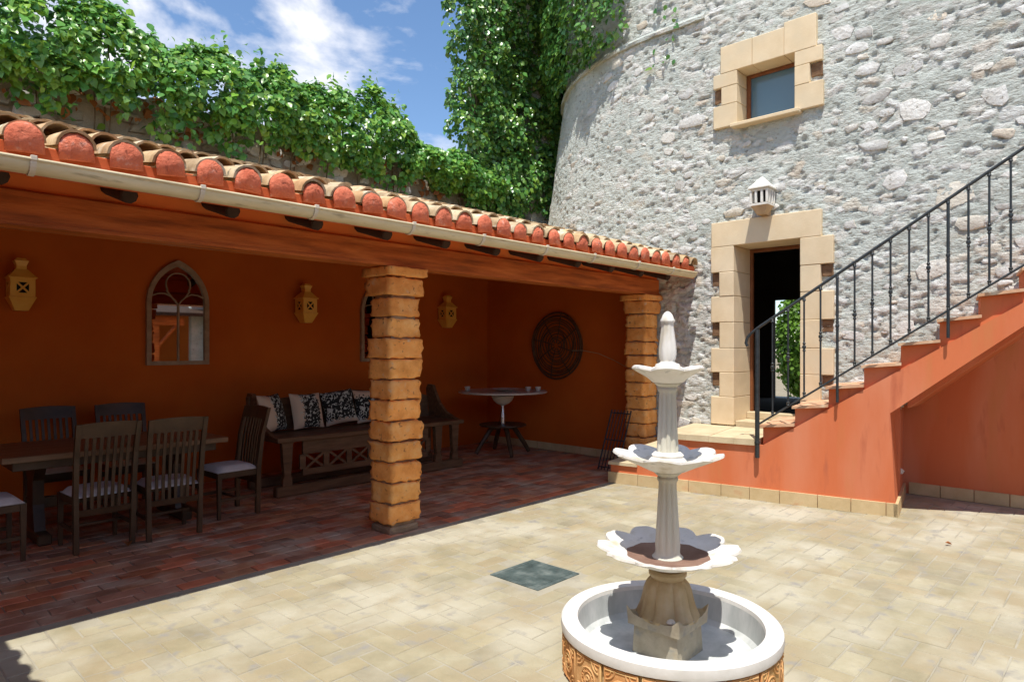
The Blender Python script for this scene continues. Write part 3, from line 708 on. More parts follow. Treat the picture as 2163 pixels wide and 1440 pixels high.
# ------------------------------------------------------------------ outdoor staircase
E0 = Vector((6.562, 4.581, 0)); ED = Vector((7.073-6.562, 1.651-4.581, 0)).normalized(); EN = Vector((-ED.y, ED.x, 0))   # EN points towards the tower
if EN.x < 0: EN = -EN
def st(t, n, z): return E0+ED*t+EN*n+Vector((0, 0, z))
stair = empty('staircase', (0, 0, 0)); tag(stair, 'salmon red plastered outdoor stairs climbing along the stone tower', 'staircase')
SETB = .045
def nin(t): return max(.35, (7.79-(E0+ED*t).x)/EN.x)       # distance from the front plane to the tower
def sprism(name, poly, n0, n1, m):
    mb = MB(); k = len(poly)
    vs = [st(t, n0, z) for t, z in poly]+[st(t, (nin(t) if n1 is None else n1), z) for t, z in poly]
    fs = [tuple(range(k))[::-1], tuple(range(k, 2*k))]+[(i, (i+1) % k, (i+1) % k+k, i+k) for i in range(k)]
    return mb.add(vs, fs).build(name, m, stair)
# lower proud string wall
def diag(t): return .61+(t-1.783)*.651
sprism('front_wall', [(.66, -.02), (2.955, -.02), (2.905, .98), (3.3, under(3.3)), (3.9, under(3.9)), (5.2, under(5.2)), (5.2, diag(5.2)), (1.74, diag(1.74)), (.66, .575)], 0, None, m_red)
# steps in front (towards the portico)
sprism('low_step', [(0.0, -.02), (.3395, -.02), (.3395, .215), (.0, .215)], 0, .95, m_red); sprism('tread', [(-.02, .216), (.34, .216), (.34, .252), (-.02, .252)], -.025, .97, m_step)
sprism('low_step', [(.34, -.02), (.6595, -.02), (.6595, .405), (.34, .405)], 0, 1.0, m_red); sprism('tread', [(.32, .406), (.66, .406), (.66, .442), (.32, .442)], -.025, 1.02, m_step)
for k in range(4):
    t0 = .66+k*.262
    sprism('landing_slab', [(t0-(.02 if k == 0 else 0), .576), (t0+.26, .576), (t0+.26, .640+.003*(k % 2)), (t0-(.02 if k == 0 else 0), .640)], -.03, None, m_step)
NT = [(1.735, .795), (2.05, 1.005), (2.365, 1.215), (2.68, 1.43), (2.99, 1.645), (3.30, 1.865), (3.61, 2.085), (3.92, 2.30), (4.23, 2.52), (4.54, 2.74), (4.85, 2.95)]
for k, (t0, z) in enumerate(NT):
    zb = (NT[k-1][1] if k else .60)-.01
    sprism('riser', [(t0, min(zb, diag(t0)-.03)), (t0+.31, min(zb, diag(t0)-.03)+.21), (t0+.31, z+.004), (t0, z-.027)], SETB, None, m_red)
    sprism('tread', [(t0-.02, z-.026), (t0+.317, z+.006), (t0+.317, z+.034), (t0-.02, z)], -.022, None, m_tread)
sprism('top_landing', [(5.16, 2.7), (6.4, 2.7), (6.4, 3.16), (5.16, 3.16)], 0, None, m_red)
# orange wall face below the flight, skirting
MB().box(8.33, 8.40, -4.6, 2.1, -.02, 4.0, 0).build('recess_wall', m_red, stair)
def flight(t0, t1, s0, s1):
    vs = []
    for t_ in (t0, t1):
        y = 4.581-.985*t_
        vs += [(s0, y, under(t_)+.004), (s1, y, under(t_)+.004), (s1, y, under(t_)+.3), (s0, y, under(t_)+.3)]
    return MB().add(vs, [(0, 3, 2, 1), (4, 5, 6, 7), (0, 1, 5, 4), (1, 2, 6, 5), (2, 3, 7, 6), (3, 0, 4, 7)]).build('soffit', m_red, stair)
flight(2.9, 3.9, 7.74, 8.34); flight(3.9, 5.2, 7.74, 8.34)
rv = st(2.955, 0, 0); MB().add([tuple(st(2.951-.05*z_/.98*0, n_, z_)) for n_ in (.6, 1.30) for z_ in (-.02, 1.3)]+[tuple(st(2.75, n_, z_)) for n_ in (.6, 1.30) for z_ in (-.02, 1.3)], [(0, 1, 3, 2), (4, 6, 7, 5), (0, 4, 5, 1), (2, 3, 7, 6), (0, 2, 6, 4), (1, 5, 7, 3)]).build('recess_side', m_red, stair)
k = 0; t = -.005
while t < 2.93:
    ln = .30 if k % 3 else .36; t1 = min(t+ln, 2.975)
    mb = MB(); pl = [(t, 0), (t1-.006, 0), (t1-.006, .128), (t, .128)]
    vs = [st(a, -.022, z) for a, z in pl]+[st(a, .01, z) for a, z in pl]
    mb.add(vs, [(0, 1, 2, 3), (7, 6, 5, 4), (0, 4, 5, 1), (1, 5, 6, 2), (2, 6, 7, 3), (3, 7, 4, 0)]).build('skirting_tile', m_skirt, stair); t = t1; k += 1
for k in range(4):
    n0 = -.022+k*.30; n1 = n0+.295
    mb = MB(); vs = [st(2.977, n0, 0), st(2.977, n1, 0), st(2.972, n1, .126), st(2.972, n0, .126)]; vs += [Vector(v)-ED*.04 for v in vs]
    if n1 > n0+.05: mb.add(vs, [(0, 1, 2, 3), (7, 6, 5, 4), (0, 4, 5, 1), (1, 5, 6, 2), (2, 6, 7, 3), (3, 7, 4, 0)]).build('skirting_tile', m_skirt, stair)
    if k == 3: continue
    mb = MB(); vs = [st(-.025, -.022+k*.3, 0), st(-.025, .27+k*.3, 0), st(-.025, .27+k*.3, .128), st(-.025, -.022+k*.3, .128)]; vs += [Vector(v)+ED*.019 for v in vs]
    mb.add(vs, [(0, 1, 2, 3), (7, 6, 5, 4), (0, 4, 5, 1), (1, 5, 6, 2), (2, 6, 7, 3), (3, 7, 4, 0)]).build('skirting_tile', m_skirt, stair)
for k in range(16):
    y1 = 1.60-k*.3
    MB().box(8.302, 8.332, y1+.24-.294, y1+.24, 0, .125, .003).build('skirting_tile', m_skirt, stair)
# railing
rail = empty('stair_railing', tuple(st(1.70, -.05, .5))); rail.location = (0, 0, 0); tag(rail, 'black wrought iron railing with knuckled balusters along the stairs', 'railing')
RO = -.06
def hz(t): return 1.775+(t-1.655)*.686
def bz(t): return .805+(t-1.711)*.686
hp = [st(1.60, RO, 1.62), st(1.585, RO, 1.655), st(1.60, RO, 1.71), st(1.64, RO, 1.757)]+[st(t, RO, hz(t)) for t in (1.72, 2.5, 3.5, 4.5, 5.2)]
MB().tube(hp, .0155, 10).build('handrail', m_iron, rail, True)
MB().tube([st(1.70, RO, bz(1.70)), st(5.2, RO, bz(5.2))], .010, 8).build('bottom_rail', m_iron, rail, True)
def knuckle(mb, t, z, r=.017):
    c = st(t, RO, z)
    mb.lathe([(.010, -.05), (r*.9, -.042), (r*.9, -.036), (.0105, -.030), (.0105, -.022), (r*1.1, -.014), (r*1.1, .006), (.0105, .014), (.0105, .022), (r*.9, .03), (r*.9, .036), (.0095, .044)], 10, c)
for k in range(25):
    t = 1.700+.1515*k
    if t > 5.1: break
    mb = MB(); post = k in (0, 5, 11, 17)
    if k == 0:
        mb.tube([st(t, RO, .455), st(t, RO, hz(t)-.01)], .0235, 12); knuckle(mb, t, .62, .026)
    elif post:
        mb.tube([st(t, RO, bz(t)-.25), st(t, RO, hz(t)-.005)], .0135, 10)
    else: mb.tube([st(t, RO, bz(t)), st(t, RO, hz(t)-.005)], .0095, 8)
    if k:
        knuckle(mb, t, (bz(t)+hz(t))/2); mb.lathe([(.0098, -.035), (.017, -.03), (.017, -.02), (.011, -.012), (.016, -.004), (.0098, .004)], 10, st(t, RO, hz(t)-.012)); mb.lathe([(.0098, -.004), (.016, .004), (.011, .012), (.017, .02), (.017, .03), (.0098, .036)], 10, st(t, RO, bz(t)+.012))
    o = mb.build('post' if post else 'baluster', m_iron, rail, True)
    if post:
        for zz in ((.50, .60) if k == 0 else (bz(t)-.22, bz(t)-.14)):
            MB().tube([st(t, RO, zz), st(t, .03, zz)], .008, 8).build('fixing', m_iron, o, True)

# ------------------------------------------------------------------ fountain
FX, FY = 2.938, 1.702
fo = empty('fountain', (FX, FY, 0)); tag(fo, 'three tiered white stone fountain in a round tiled basin', 'fountain')
NB = 18; RO_ = .549
bas = MB()
pr = [(.525, 0.0), (.525, .20), (.549, .205), (.552, .225), (.549, .252), (.538, .262), (.478, .262), (.466, .256), (.462, .235), (.452, .12), (.43, .095), (.0, .09)]
bas.lathe(pr[3-1:9], 72, cap=False)
basin = bas.build('basin', m_rim, fo, True); basin.scale = (.972, .972, 1)
MB().lathe([(.462, .236), (.452, .12), (.43, .097), (.02, .092)], 72, cap=False).build('lining', m_basin_in, basin, True)
MB().lathe([(.526, 0), (.526, .206), (.50, .206)], NB*2, cap=False).build('backing', m_relieft, basin)
rt = MB(); Lt = 2*.53*math.sin(PI/NB)-.012
rt.box(-.008, .010, -Lt/2, Lt/2, .004, .196, .004)
def ring(mb, cy_, cz_, r, tr, a0=0, a1=2*PI, n=14, x=.011):
    cl_ = abs(a1-a0-2*PI) < 1e-3
    pts = [(x, cy_+r*math.cos(a0+(a1-a0)*k/(n if cl_ else n-1)), cz_+r*math.sin(a0+(a1-a0)*k/(n if cl_ else n-1))) for k in range(n)]
    mb.tube(pts, tr, 5, True, cl_)
ring(rt, 0, .10, .048, .005); ring(rt, 0, .10, .028, .004); ring(rt, 0, .10, .010, .006, n=8)
for sy in (-1, 1):
    for sz in (-1, 1):
        ring(rt, sy*Lt*.42, .10+sz*.088, .045, .0045, n=8, a0=math.atan2(-sz, -sy)-.8, a1=math.atan2(-sz, -sy)+.8)
        ring(rt, sy*Lt*.40, .10+sz*.082, .022, .004, n=7, a0=math.atan2(-sz, -sy)-.8, a1=math.atan2(-sz, -sy)+.8)
for a in range(8): ring(rt, .038*math.cos(a*PI/4), .10+.038*math.sin(a*PI/4), .007, .0028, n=6)
for z_ in (.018, .182): rt.tube([(.010, -Lt/2+.008, z_), (.010, Lt/2-.008, z_)], .004, 5)
t0 = rt.build('tile', m_reliefo, basin, True); tme = t0.data
for k in range(NB):
    a = 2*PI*(k+.35)/NB
    M = Matrix.Rotation(a, 4, 'Z') @ Matrix.Translation((.5285, 0, .002))
    if k == 0: t0.matrix_basis = M
    else: inst('tile', tme, basin, M)
UX, UY = -.004, .004
def petal_bowl(zc, R, depth, np_, lip, rb, name, m, seg=144, drop=.35):
    """shallow bowl with an open petal rim; returns one closed surface"""
    def rim(th):
        q = abs(math.sin(np_*th/2)); q2 = abs(math.sin(np_*th))
        return 1-.17*(1-q)**1.3 - .035*(1-q2)**2*(q > .4)
    prof = []
    outer = [(rb, -depth), (rb*1.25, -depth*.93), (R*.55, -depth*.62), (R*.82, -depth*.28), (R*.96, -depth*.10), (R, -.004)]
    inner = [(R*.985, .006), (R*.9, -depth*.04), (R*.72, -depth*.22), (R*.5, -depth*.44), (R*.25, -depth*.58), (rb*.5, -depth*.60)]
    prof = outer+inner
    def rf(i, r, z, th):
        k = max(0, (r/R-.45)/.55)**1.5; q = abs(math.sin(np_*th/2))
        return r*(1-(1-rim(th))*k), z+k*lip*(q-.6)*(.5)-k*drop*depth*.15*(1-q)
    mb = MB(); mb.lathe(prof, seg, (UX, UY, zc), rf); return mb.build(name, m, fo, True)
def fluted(z0, z1, r0, r1, nf, name, m):
    mb = MB(); prof = []
    hh = z1-z0
    for f_, rr in ((0, 1.32), (.03, 1.34), (.05, 1.1), (.075, 1.06), (.12, 1.0), (.5, .5), (.86, 0), (.9, .02), (.93, .5), (.96, .9), (1, 1.1)):
        pass
    prof = [(r0*1.25, 0), (r0*1.27, hh*.035), (r0*1.08, hh*.06), (r0*1.0, hh*.10), (r0*1.03, hh*.16), (r0*.95, hh*.35), ((r0+r1)/2*.96, hh*.6), (r1, hh*.82), (r1*.98, hh*.88), (r1*1.12, hh*.905), (r1*1.15, hh*.93), (r1*1.05, hh*.95), (r1*1.5, hh*.99), (r1*1.6, hh)]
    def rf(i, r, z, th):
        if 3 <= i <= 8:
            k = .5+.5*math.cos(nf*th); return r*(1-.16*(1-k)**2 if 4 <= i <= 7 else 1-.06*(1-k)**2), z
        return r, z
    mb.lathe(prof, 96, (UX, UY, z0), rf); return mb.build(name, m, fo, True)
# pedestal: square plinth, dished slab, carved bell
MB().prism([(-.118, -.118), (.118, -.118), (.118, .118), (-.118, .118)], lambda a, b: (UX+a*1.06, UY+b*1.06, .09), lambda a, b: (UX+a, UY+b, .235)).build('plinth', m_plinth, fo)
sb = MB(); n = 9; vs = []; fs = []
hs_ = .146
for i in range(n):
    for j in range(n):
        u, v = -1+2*i/(n-1), -1+2*j/(n-1); lift = .045*(abs(u)**5*abs(v)**5)+.01*max(abs(u), abs(v))**6
        vs.append((UX+u*hs_, UY+v*hs_, .272+lift))
for i in range(n):
    for j in range(n):
        u, v = -1+2*i/(n-1), -1+2*j/(n-1); vs.append((UX+u*hs_*.96, UY+v*hs_*.96, .234))
for i in range(n-1):
    for j in range(n-1):
        a = i*n+j; fs.append((a, a+1, a+n+1, a+n)); b = a+n*n; fs.append((b, b+n, b+n+1, b+1))
bd = [i for i in range(n)]+[i*n+n-1 for i in range(1, n)]+[(n-1)*n+j for j in range(n-2, -1, -1)]+[i*n for i in range(n-2, 0, -1)]
for q in range(len(bd)): a, b = bd[q], bd[(q+1) % len(bd)]; fs.append((a, b, b+n*n, a+n*n))
sb.add(vs, fs).build('slab', m_plinth, fo)
def bell_rf(i, r, z, th):
    q = abs(math.sin(4*th)); q2 = abs(math.sin(8*th+.4))
    if 1 <= i <= 7: return r*(1-.10*(1-q)**2-.03*(1-q2)**2), z
    return r, z
MB().lathe([(.15, .272), (.156, .285), (.149, .30), (.136, .33), (.125, .37), (.116, .41), (.106, .435), (.092, .452), (.080, .458), (.084, .466), (.092, .476), (.093, .488), (.084, .50), (.07, .503), (.085, .515), (.1, .53)], 128, (UX, UY, 0), bell_rf).build('pedestal', m_ped, fo, True)
petal_bowl(.612, .355, .10, 10, .03, .09, 'bowl', m_white)
MB().lathe([(.262, .612-.031), (.20, .612-.040), (.12, .612-.053), (.05, .612-.056)], 64, (UX, UY, 0), lambda i, r, z, th: (r*(1+.05*math.sin(10*th)*(i == 0)), z+.003), cap=False).build('stain', m_bowlin, fo, True)
fluted(.548, .985, .060, .045, 10, 'column', m_column)
petal_bowl(1.075, .275, .088, 8, .03, .075, 'bowl', m_white)
MB().lathe([(.085, 0), (.092, .012), (.075, .03), (.078, .04), (.062, .055)], 48, (UX, UY, 1.03)).build('collar', m_white, fo, True)
fluted(1.045, 1.425, .052, .042, 10, 'column', m_column)
petal_bowl(1.503, .186, .078, 6, .02, .06, 'bowl', m_white)
MB().lathe([(.065, 1.462), (.066, 1.50), (.058, 1.52), (.040, 1.526), (.035, 1.535), (.040, 1.545), (.045, 1.57), (.044, 1.60), (.037, 1.66), (.031, 1.705), (.030, 1.722), (.036, 1.730), (.036, 1.738), (.030, 1.748), (.024, 1.765), (.014, 1.777), (.003, 1.783)], 48, (UX, UY, 0),
           lambda i, r, z, th: (r*(1-(.08*(.5-.5*math.cos(8*th)) if 5 <= i <= 9 else 0)), z)).build('finial', m_white, fo, True)
# small loose shell on the slab
sh = MB().lathe([(.002, -.012), (.018, -.006), (.022, .002), (.016, .012), (.004, .016)], 14, (0, 0, 0)).build('pebble', m_white, None, True); sh.location = (FX+UX-.118, FY+UY-.085, .292)
tag(sh, 'small white pebble lying on the fountain pedestal slab', 'pebble')

# ------------------------------------------------------------------ garden wall, tall wall
gw = empty('garden_wall', (0, 0, 0)); tag(gw, 'old stone garden wall rising behind the tiled portico roof', 'wall')
def wall_grid(name, x0, x1, z0, z1, y, m, par):
    nx, nz2 = int((x1-x0)/.08), int((z1-z0)/.08); V = []; F = []
    for i in range(nx+1):
        for j in range(nz2+1):
            x, z = x0+i*(x1-x0)/nx, z0+j*(z1-z0)/nz2; q = Vector((x, z, y)); V.append((x, y-.03*noise.noise(q*2.2)-.02*noise.noise(q*6), z))
    for i in range(nx):
        for j in range(nz2): a = i*(nz2+1)+j; F.append((a, a+nz2+1, a+nz2+2, a+1))
    return link(bpy.data.objects.new(name, fast_mesh(name, np.array(V), np.array(F), m, True)), par)
wall_grid('wall_face', -3, 8.05, 3.3, 4.55, 8.56, m_gwall, gw); MB().box(-3, 8.05, 8.60, 9.0, -.02, 4.55, 0).build('wall_core', m_gwall, gw)
wall_grid('wall_face', 8.05, 10.7, 3.3, 9.0, 8.54, m_gwall, gw); MB().box(8.05, 10.7, 8.60, 8.72, -.02, 9.0, 0).build('wall_core', m_gwall, gw)
gr = random.Random(4)
for k in range(260):
    x, z = gr.uniform(-.5, 10.2), gr.uniform(3.7, 4.6); L_ = gr.uniform(.1, .34); H_ = L_*gr.uniform(.4, .75)
    vs, fs = stone_mesh(gr, L_, H_, gr.uniform(.03, .06)); M = Matrix.Translation((x, 8.555, z)) @ Matrix.Rotation(-PI/2, 4, 'Z') @ Matrix.Rotation(gr.uniform(-.3, .3), 4, 'X')
    me = bpy.data.meshes.new('stone'); me.from_pydata([M @ Vector(v) for v in vs], [], fs); me.materials.append(m_stone if k % 4 else m_gwall); inst('stone', me, gw, Matrix())

# ------------------------------------------------------------------ foliage
LEAF = np.array([(0, 0, 0), (-.30, .18, .05), (0, .20, -.02), (.30, .18, .05), (-.40, .48, .06), (0, .52, -.03), (.40, .48, .06), (-.20, .80, .0), (0, .82, -.04), (.20, .80, 0), (0, 1.05, -.12)])
LEAFF = np.array([(0, 2, 1, 1), (0, 3, 2, 2), (1, 2, 5, 4), (2, 3, 6, 5), (4, 5, 8, 7), (5, 6, 9, 8), (7, 8, 10, 10), (8, 9, 10, 10)])
LEAFT = np.array([(0, 2, 1), (0, 3, 2), (1, 2, 5), (1, 5, 4), (2, 3, 6), (2, 6, 5), (4, 5, 8), (4, 8, 7), (5, 6, 9), (5, 9, 8), (7, 8, 10), (8, 9, 10)])
def leaf_frames(P, Nrm, droop, rng):
    """frames: leaf tip hangs down along the surface, face along Nrm"""
    n = len(P); nn = Nrm+rng.normal(0, .45, (n, 3)); nn /= np.linalg.norm(nn, axis=1)[:, None]
    tip = np.tile(np.array([0, 0, -1.0]), (n, 1))*droop+rng.normal(0, .6, (n, 3)); tip -= nn*np.sum(tip*nn, axis=1)[:, None]; tip /= np.linalg.norm(tip, axis=1)[:, None]
    side = np.cross(tip, nn); return side, tip, nn
def foliage(parent, P, Nrm, size, mats, droop=1.0, nparts=300, name='foliage'):
    n = len(P); side, tip, nn = leaf_frames(P, Nrm, droop, RNG)
    sc = size*(.5+.95*RNG.random(n)**1.4)
    R = np.stack([side, tip, nn], axis=2)
    # which leaves show largest: nearest in view, on the camera side
    u, w_ = math.sin(ANG), math.cos(ANG); Z = P[:, 0]*w_+P[:, 1]*u; X = P[:, 0]*u-P[:, 1]*w_
    xx = 1081.5+1400*X/Z; yy = 735-1400*(P[:, 2]-1.6)/Z
    ok = (xx > 0) & (xx < 2163) & (yy > 0); order = np.argsort(np.where(ok, -sc/Z*(.3+np.abs(RNG.random(n))*.0+np.clip(-(nn[:, 0]*w_+nn[:, 1]*u), 0, 1)), 1e3))
    lm = []
    me = bpy.data.meshes.new('leaf'); me.from_pydata([tuple(v) for v in LEAF], [], [tuple(f) for f in LEAFT]); me.materials.append(mats); me.polygons.foreach_set('use_smooth', [True]*len(me.polygons))
    for i in order[:nparts]:
        M = Matrix(((R[i, 0, 0]*sc[i], R[i, 0, 1]*sc[i], R[i, 0, 2]*sc[i], P[i, 0]), (R[i, 1, 0]*sc[i], R[i, 1, 1]*sc[i], R[i, 1, 2]*sc[i], P[i, 1]), (R[i, 2, 0]*sc[i], R[i, 2, 1]*sc[i], R[i, 2, 2]*sc[i], P[i, 2]), (0, 0, 0, 1)))
        inst('leaf', me, parent, M)
    rest = order[nparts:]
    VV = np.einsum('nij,kj->nki', R[rest], LEAF)*sc[rest][:, None, None]+P[rest][:, None, :]
    FF = (LEAFT[None]+(np.arange(len(rest))*len(LEAF))[:, None, None]).reshape(-1, 3)
    o = link(bpy.data.objects.new(name, fast_mesh(name, VV.reshape(-1, 3), FF, mats, True)), parent); o['kind'] = 'stuff'; return o
# vine over the garden wall
vine = empty('climbing_vine', (0, 0, 0)); tag(vine, 'dense leafy green vine spilling over the top of the garden wall', 'vine')
def nz1(x, s): return noise.noise(Vector((x, s, .5)))
P = []; Q = []
while len(P) < 25000:
    x = RNG.uniform(-.6, 8.3)
    top = 5.18+.22*nz1(x*1.1, 1)+.20*nz1(x*3.1, 2)+.03*x-.62*min(1, max(0, (x-6.1)/1.1))
    bot = 4.26+.24*nz1(x*1.6, 5)+.16*nz1(x*5, 6)-.12*(x < 3)
    if RNG.random() < .30: bot -= .42*RNG.random()*(nz1(x*2.9, 9) > .10)
    z = bot+(top-bot)*RNG.random()**.8
    f = (z-bot)/(top-bot)
    thick = .12+.46*math.sin(min(1, f*1.08)*PI*.82+.25)+.14*nz1(x*2.2, z*2.2)
    sh_ = RNG.random()
    y = 8.50-thick*(sh_**.35)
    if f > .45 and RNG.random() < .35: y = 8.45+RNG.random()*.5*(1-f); 
    # clumps: skip some holes
    if noise.noise(Vector((x*3.2, y*3.2, z*3.2))) < -.16: continue
    P.append((x, y, z)); up = .25+.9*f; Q.append((0.0-.25, -1.0, up))
for k in range(46):       # free shoots on the top
    x = RNG.uniform(-.3, 6.3); z0 = 5.12+.22*nz1(x*1.1, 1)+.2*nz1(x*3.1, 2)+.03*x; ln = RNG.uniform(.12, .34); dx, dy = RNG.normal(0, .12), RNG.normal(-.05, .08)
    for q in np.linspace(0, 1, int(ln/.035)):
        P.append((x+dx*q+RNG.normal(0, .02), 8.35+dy*q+RNG.normal(0, .02), z0+ln*q)); Q.append((RNG.normal(0, .6), -.6, .7))
foliage(vine, np.array(P), np.array(Q)/np.linalg.norm(np.array(Q), axis=1)[:, None], .084, m_leaf, .9)
P = []; Q = []
for k in range(420):
    x = RNG.uniform(.5, 7.6); c = nz1(x*1.3, 30)
    if c < .05: continue
    P.append((x, 8.50-RNG.random()*.18, 4.15+.45*RNG.random()+.2*nz1(x*2, 8))); Q.append((0, -1, .3))
foliage(vine, np.array(P), np.array(Q), .09, m_dry, 1.2, 0, 'dry_foliage')
for k in range(22):
    x = RNG.uniform(-.3, 7.8); z0 = 3.85+RNG.random()*.2; pts = [(x+.05*math.sin(q*3+k)*q, 8.50-.05*q-.06*math.sin(q*2+k), z0+(1.1)*q*RNG.uniform(.9, 1.05)) for q in (0, .25, .5, .75, 1)]
    MB().tube(pts, [.009, .008, .007, .006, .004], 6).build('stem', m_stem, vine, True)
# ivy on the tall wall and the tower's flank
ivy = empty('ivy', (0, 0, 0)); tag(ivy, 'thick dark green ivy hanging down the tall wall beside the tower', 'ivy')
P = []; Q = []
while len(P) < 17500:
    x = RNG.uniform(7.15, 10.3); z = RNG.uniform(3.85, 8.6)
    left = 7.30+.16*nz1(z*1.3, 3)+.10*nz1(z*4, 4)+(.0 if z > 5.3 else (5.3-z)*.42)
    if x < left: continue
    bot = 4.05+.35*nz1(x*2.1, 11)+.2*nz1(x*5, 12)+(.35 if 8.9 < x < 9.2 else 0)+(.45 if x > 9.9 else 0)
    if z < bot: continue
    edge = min(1, (x-left)/.35)
    bul = .18+.30*edge**.5+.20*noise.noise(Vector((x*1.7, z*1.7, 0)))+.12*noise.noise(Vector((x*4.5, z*4.5, 0)))
    y = 8.52-max(.03, bul)*RNG.random()**.3
    if noise.noise(Vector((x*5, y*5, z*5))) < -.30: continue
    P.append((x, y, z)); Q.append((-.35-(1-edge)*1.2, -1, .45))
while len(P) < 26000:
    w = RNG.uniform(4.35, TW0+TR*1.25); z = RNG.uniform(5.0, 8.7)
    th = max(0, (w-TW0)/TR)
    lim = LEDGE+.02+max(0, (5.35+.25*nz1(z*1.7, 40)+.12*nz1(z*5, 41)-w))*6-.15*RNG.random()*(RNG.random() < .3)+.10*nz1(w*4, 43)
    if z < lim: continue
    if noise.noise(Vector((w*4, 7, z*4))) < -.25: continue
    e = min(1, (z-lim)/.4)
    ou = .10+(.05+.22*e+.14*noise.noise(Vector((w*2.2, z*2.2, 9))))*RNG.random()**.3
    p = tw(w, z, max(.02, ou)); P.append(tuple(p)); Q.append((-math.cos(th), math.sin(th), .5))
for k in range(60):       # a few sprays creeping on to the open stone
    w = RNG.uniform(4.15, 4.5); z = LEDGE-.5+RNG.random()*1.2; p = tw(w+.25, z, .03)
    if RNG.random() < .5: P.append(tuple(p)); Q.append((-1, 0, .4))
Q = np.array(Q); foliage(ivy, np.array(P), Q/np.linalg.norm(Q, axis=1)[:, None], .082, m_ivyl, 1.0)
for k in range(14):
    x = RNG.uniform(7.7, 10); pts = [(x+.12*math.sin(q*4+k), 8.49, 4.0+q*4) for q in np.linspace(0, 1, 7)]
    MB().tube(pts, [.02, .018, .016, .014, .012, .01, .006], 6).build('stem', m_stem, ivy, True)

# ------------------------------------------------------------------ portico furnishings
def make_lantern():
    o = empty('wall_lantern', (0, 0, 0)); D_ = .15; W_ = .195      # local: x along wall, y=0 wall, -y out, z up from the lowest point
    b = MB(); frus(b, .0, .055, .12, .108); b.build('lower_cone', m_lantern, o)
    b = MB(); b.box(-.112, .112, -.112, .112, .1203, .135, .003); b.build('lower_rim', m_lantern, o)
    def face(rot):
        f_ = MB(); h0, h1 = .136, .315; a = .098
        for x0, x1, z0, z1 in ((-a, -.05, h0, h1), (.05, a, h0, h1), (-.05, .05, h0, h0+.035), (-.05, .05, h1-.04, h1)): f_.box(x0, x1, -a-.004, -a+.002, z0, z1, 0)
        for s in (-1, 1):
            c = (h0+.035+h1-.04)/2; hh = (h1-.04-h0-.035)/2; ln = math.hypot(.05, hh)
            Mx = Matrix.Translation((0, -a-.002, c)) @ Matrix.Rotation(s*math.atan2(hh, .05), 4, 'Y'); f_.box(-ln, ln, -.0035, .003, -.009, .009, 0, Mx)
        ob = f_.build('pierced_face', m_lantern, o); ob.rotation_euler = (0, 0, rot); return ob
    for r in (0, PI/2, -PI/2): face(r)
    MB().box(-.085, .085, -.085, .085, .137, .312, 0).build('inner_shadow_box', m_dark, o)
    b = MB(); b.box(-.118, .118, -.118, .118, .316, .330, .003); frus(b, .3305, .11, .405, .05); b.build('roof', m_lantern, o)
    b = MB(); frus(b, .4055, .042, .44, .042); frus(b, .4405, .040, .49, .058); frus(b, .4905, .05, .515, .035); b.build('chimney', m_lantern, o)
    return o
ln0 = make_lantern()
LL = ['ochre pierced tin wall lantern above the end of the dining table', 'ochre pierced tin wall lantern between arched mirror and brick pillar', 'ochre pierced tin wall lantern between brick pillar and portico corner']
for k, (x, z) in enumerate(((1.425, 1.97), (4.517, 1.935), (6.99, 1.925))):
    o = ln0 if k == 0 else copy_tree(ln0); o.location = (x, YB-.118, z); tag(o, LL[k], 'lantern', 'ochre lanterns on the portico wall')
    o.rotation_euler = (0, 0, (0, .05, -.04)[k])
def make_mirror():
    o = empty('arched_mirror', (0, 0, 0)); hw, zs, zt = .345, .71, 1.215      # half width, spring height, apex
    def arch(h, sp, tp, n=9):
        # gothic arch outline from bottom left round to bottom right
        pts = [(-h, 0), (-h, sp)]
        r = (h*h+(tp-sp)**2)/(2*h); a1 = math.asin((tp-sp)/r)
        for k in range(1, n): a = a1*k/n; pts.append((-h+r-r*math.cos(a), sp+r*math.sin(a)))
        pts.append((0, tp)); pts += [(-x, z) for x, z in pts[-2::-1]]
        return pts
    A, B2 = arch(hw, zs, zt), [(x, z+.045) for x, z in arch(hw-.05, zs-.045, zt-.115)]
    mb = MB(); n = len(A); vs = []
    for d_ in (0, -.045):
        for P_ in (A, B2): vs += [(x, d_, z) for x, z in P_]
    fs = []
    for k in range(n):
        j = (k+1) % n
        fs += [(k, j, n+j, n+k), (2*n+k, 3*n+k, 3*n+j, 2*n+j), (k, 2*n+k, 2*n+j, j), (n+k, n+j, 3*n+j, 3*n+k)]
    mb.add(vs, fs).build('frame', m_frame, o)
    MB().add([(x, -.014, z) for x, z in B2], [tuple(range(n))[::-1]]).build('mirror_glass', m_mirror, o)
    mu = MB(); mu.box(-.010, .010, -.03, -.016, .046, .70, .002)
    def bar(pts): mu.tube([(x, -.023, z) for x, z in pts], .0085, 6)
    bar([(.135*math.cos(a), .93+.135*math.sin(a)) for a in np.linspace(PI*1.18, -PI*.18, 15)])
    for s in (-1, 1):
        bar([(s*x, z) for x, z in ((.0, .69), (.03, .74), (.08, .79), (.128, .86))]); bar([(s*x, z) for x, z in ((.09, .795), (.15, .825), (.22, .82), (.285, .79))])
    mu.build('tracery', m_frame, o, True); return o
mr0 = make_mirror()
for k, (x, lab) in enumerate(((2.94, 'gothic arched mirror with wooden tracery behind the dining table'), (5.775, 'gothic arched mirror half hidden behind the brick pillar'))):
    o = mr0 if k == 0 else copy_tree(mr0); o.location = (x, YB-.002, 1.405); tag(o, lab, 'mirror', 'arched mirrors on the portico wall')
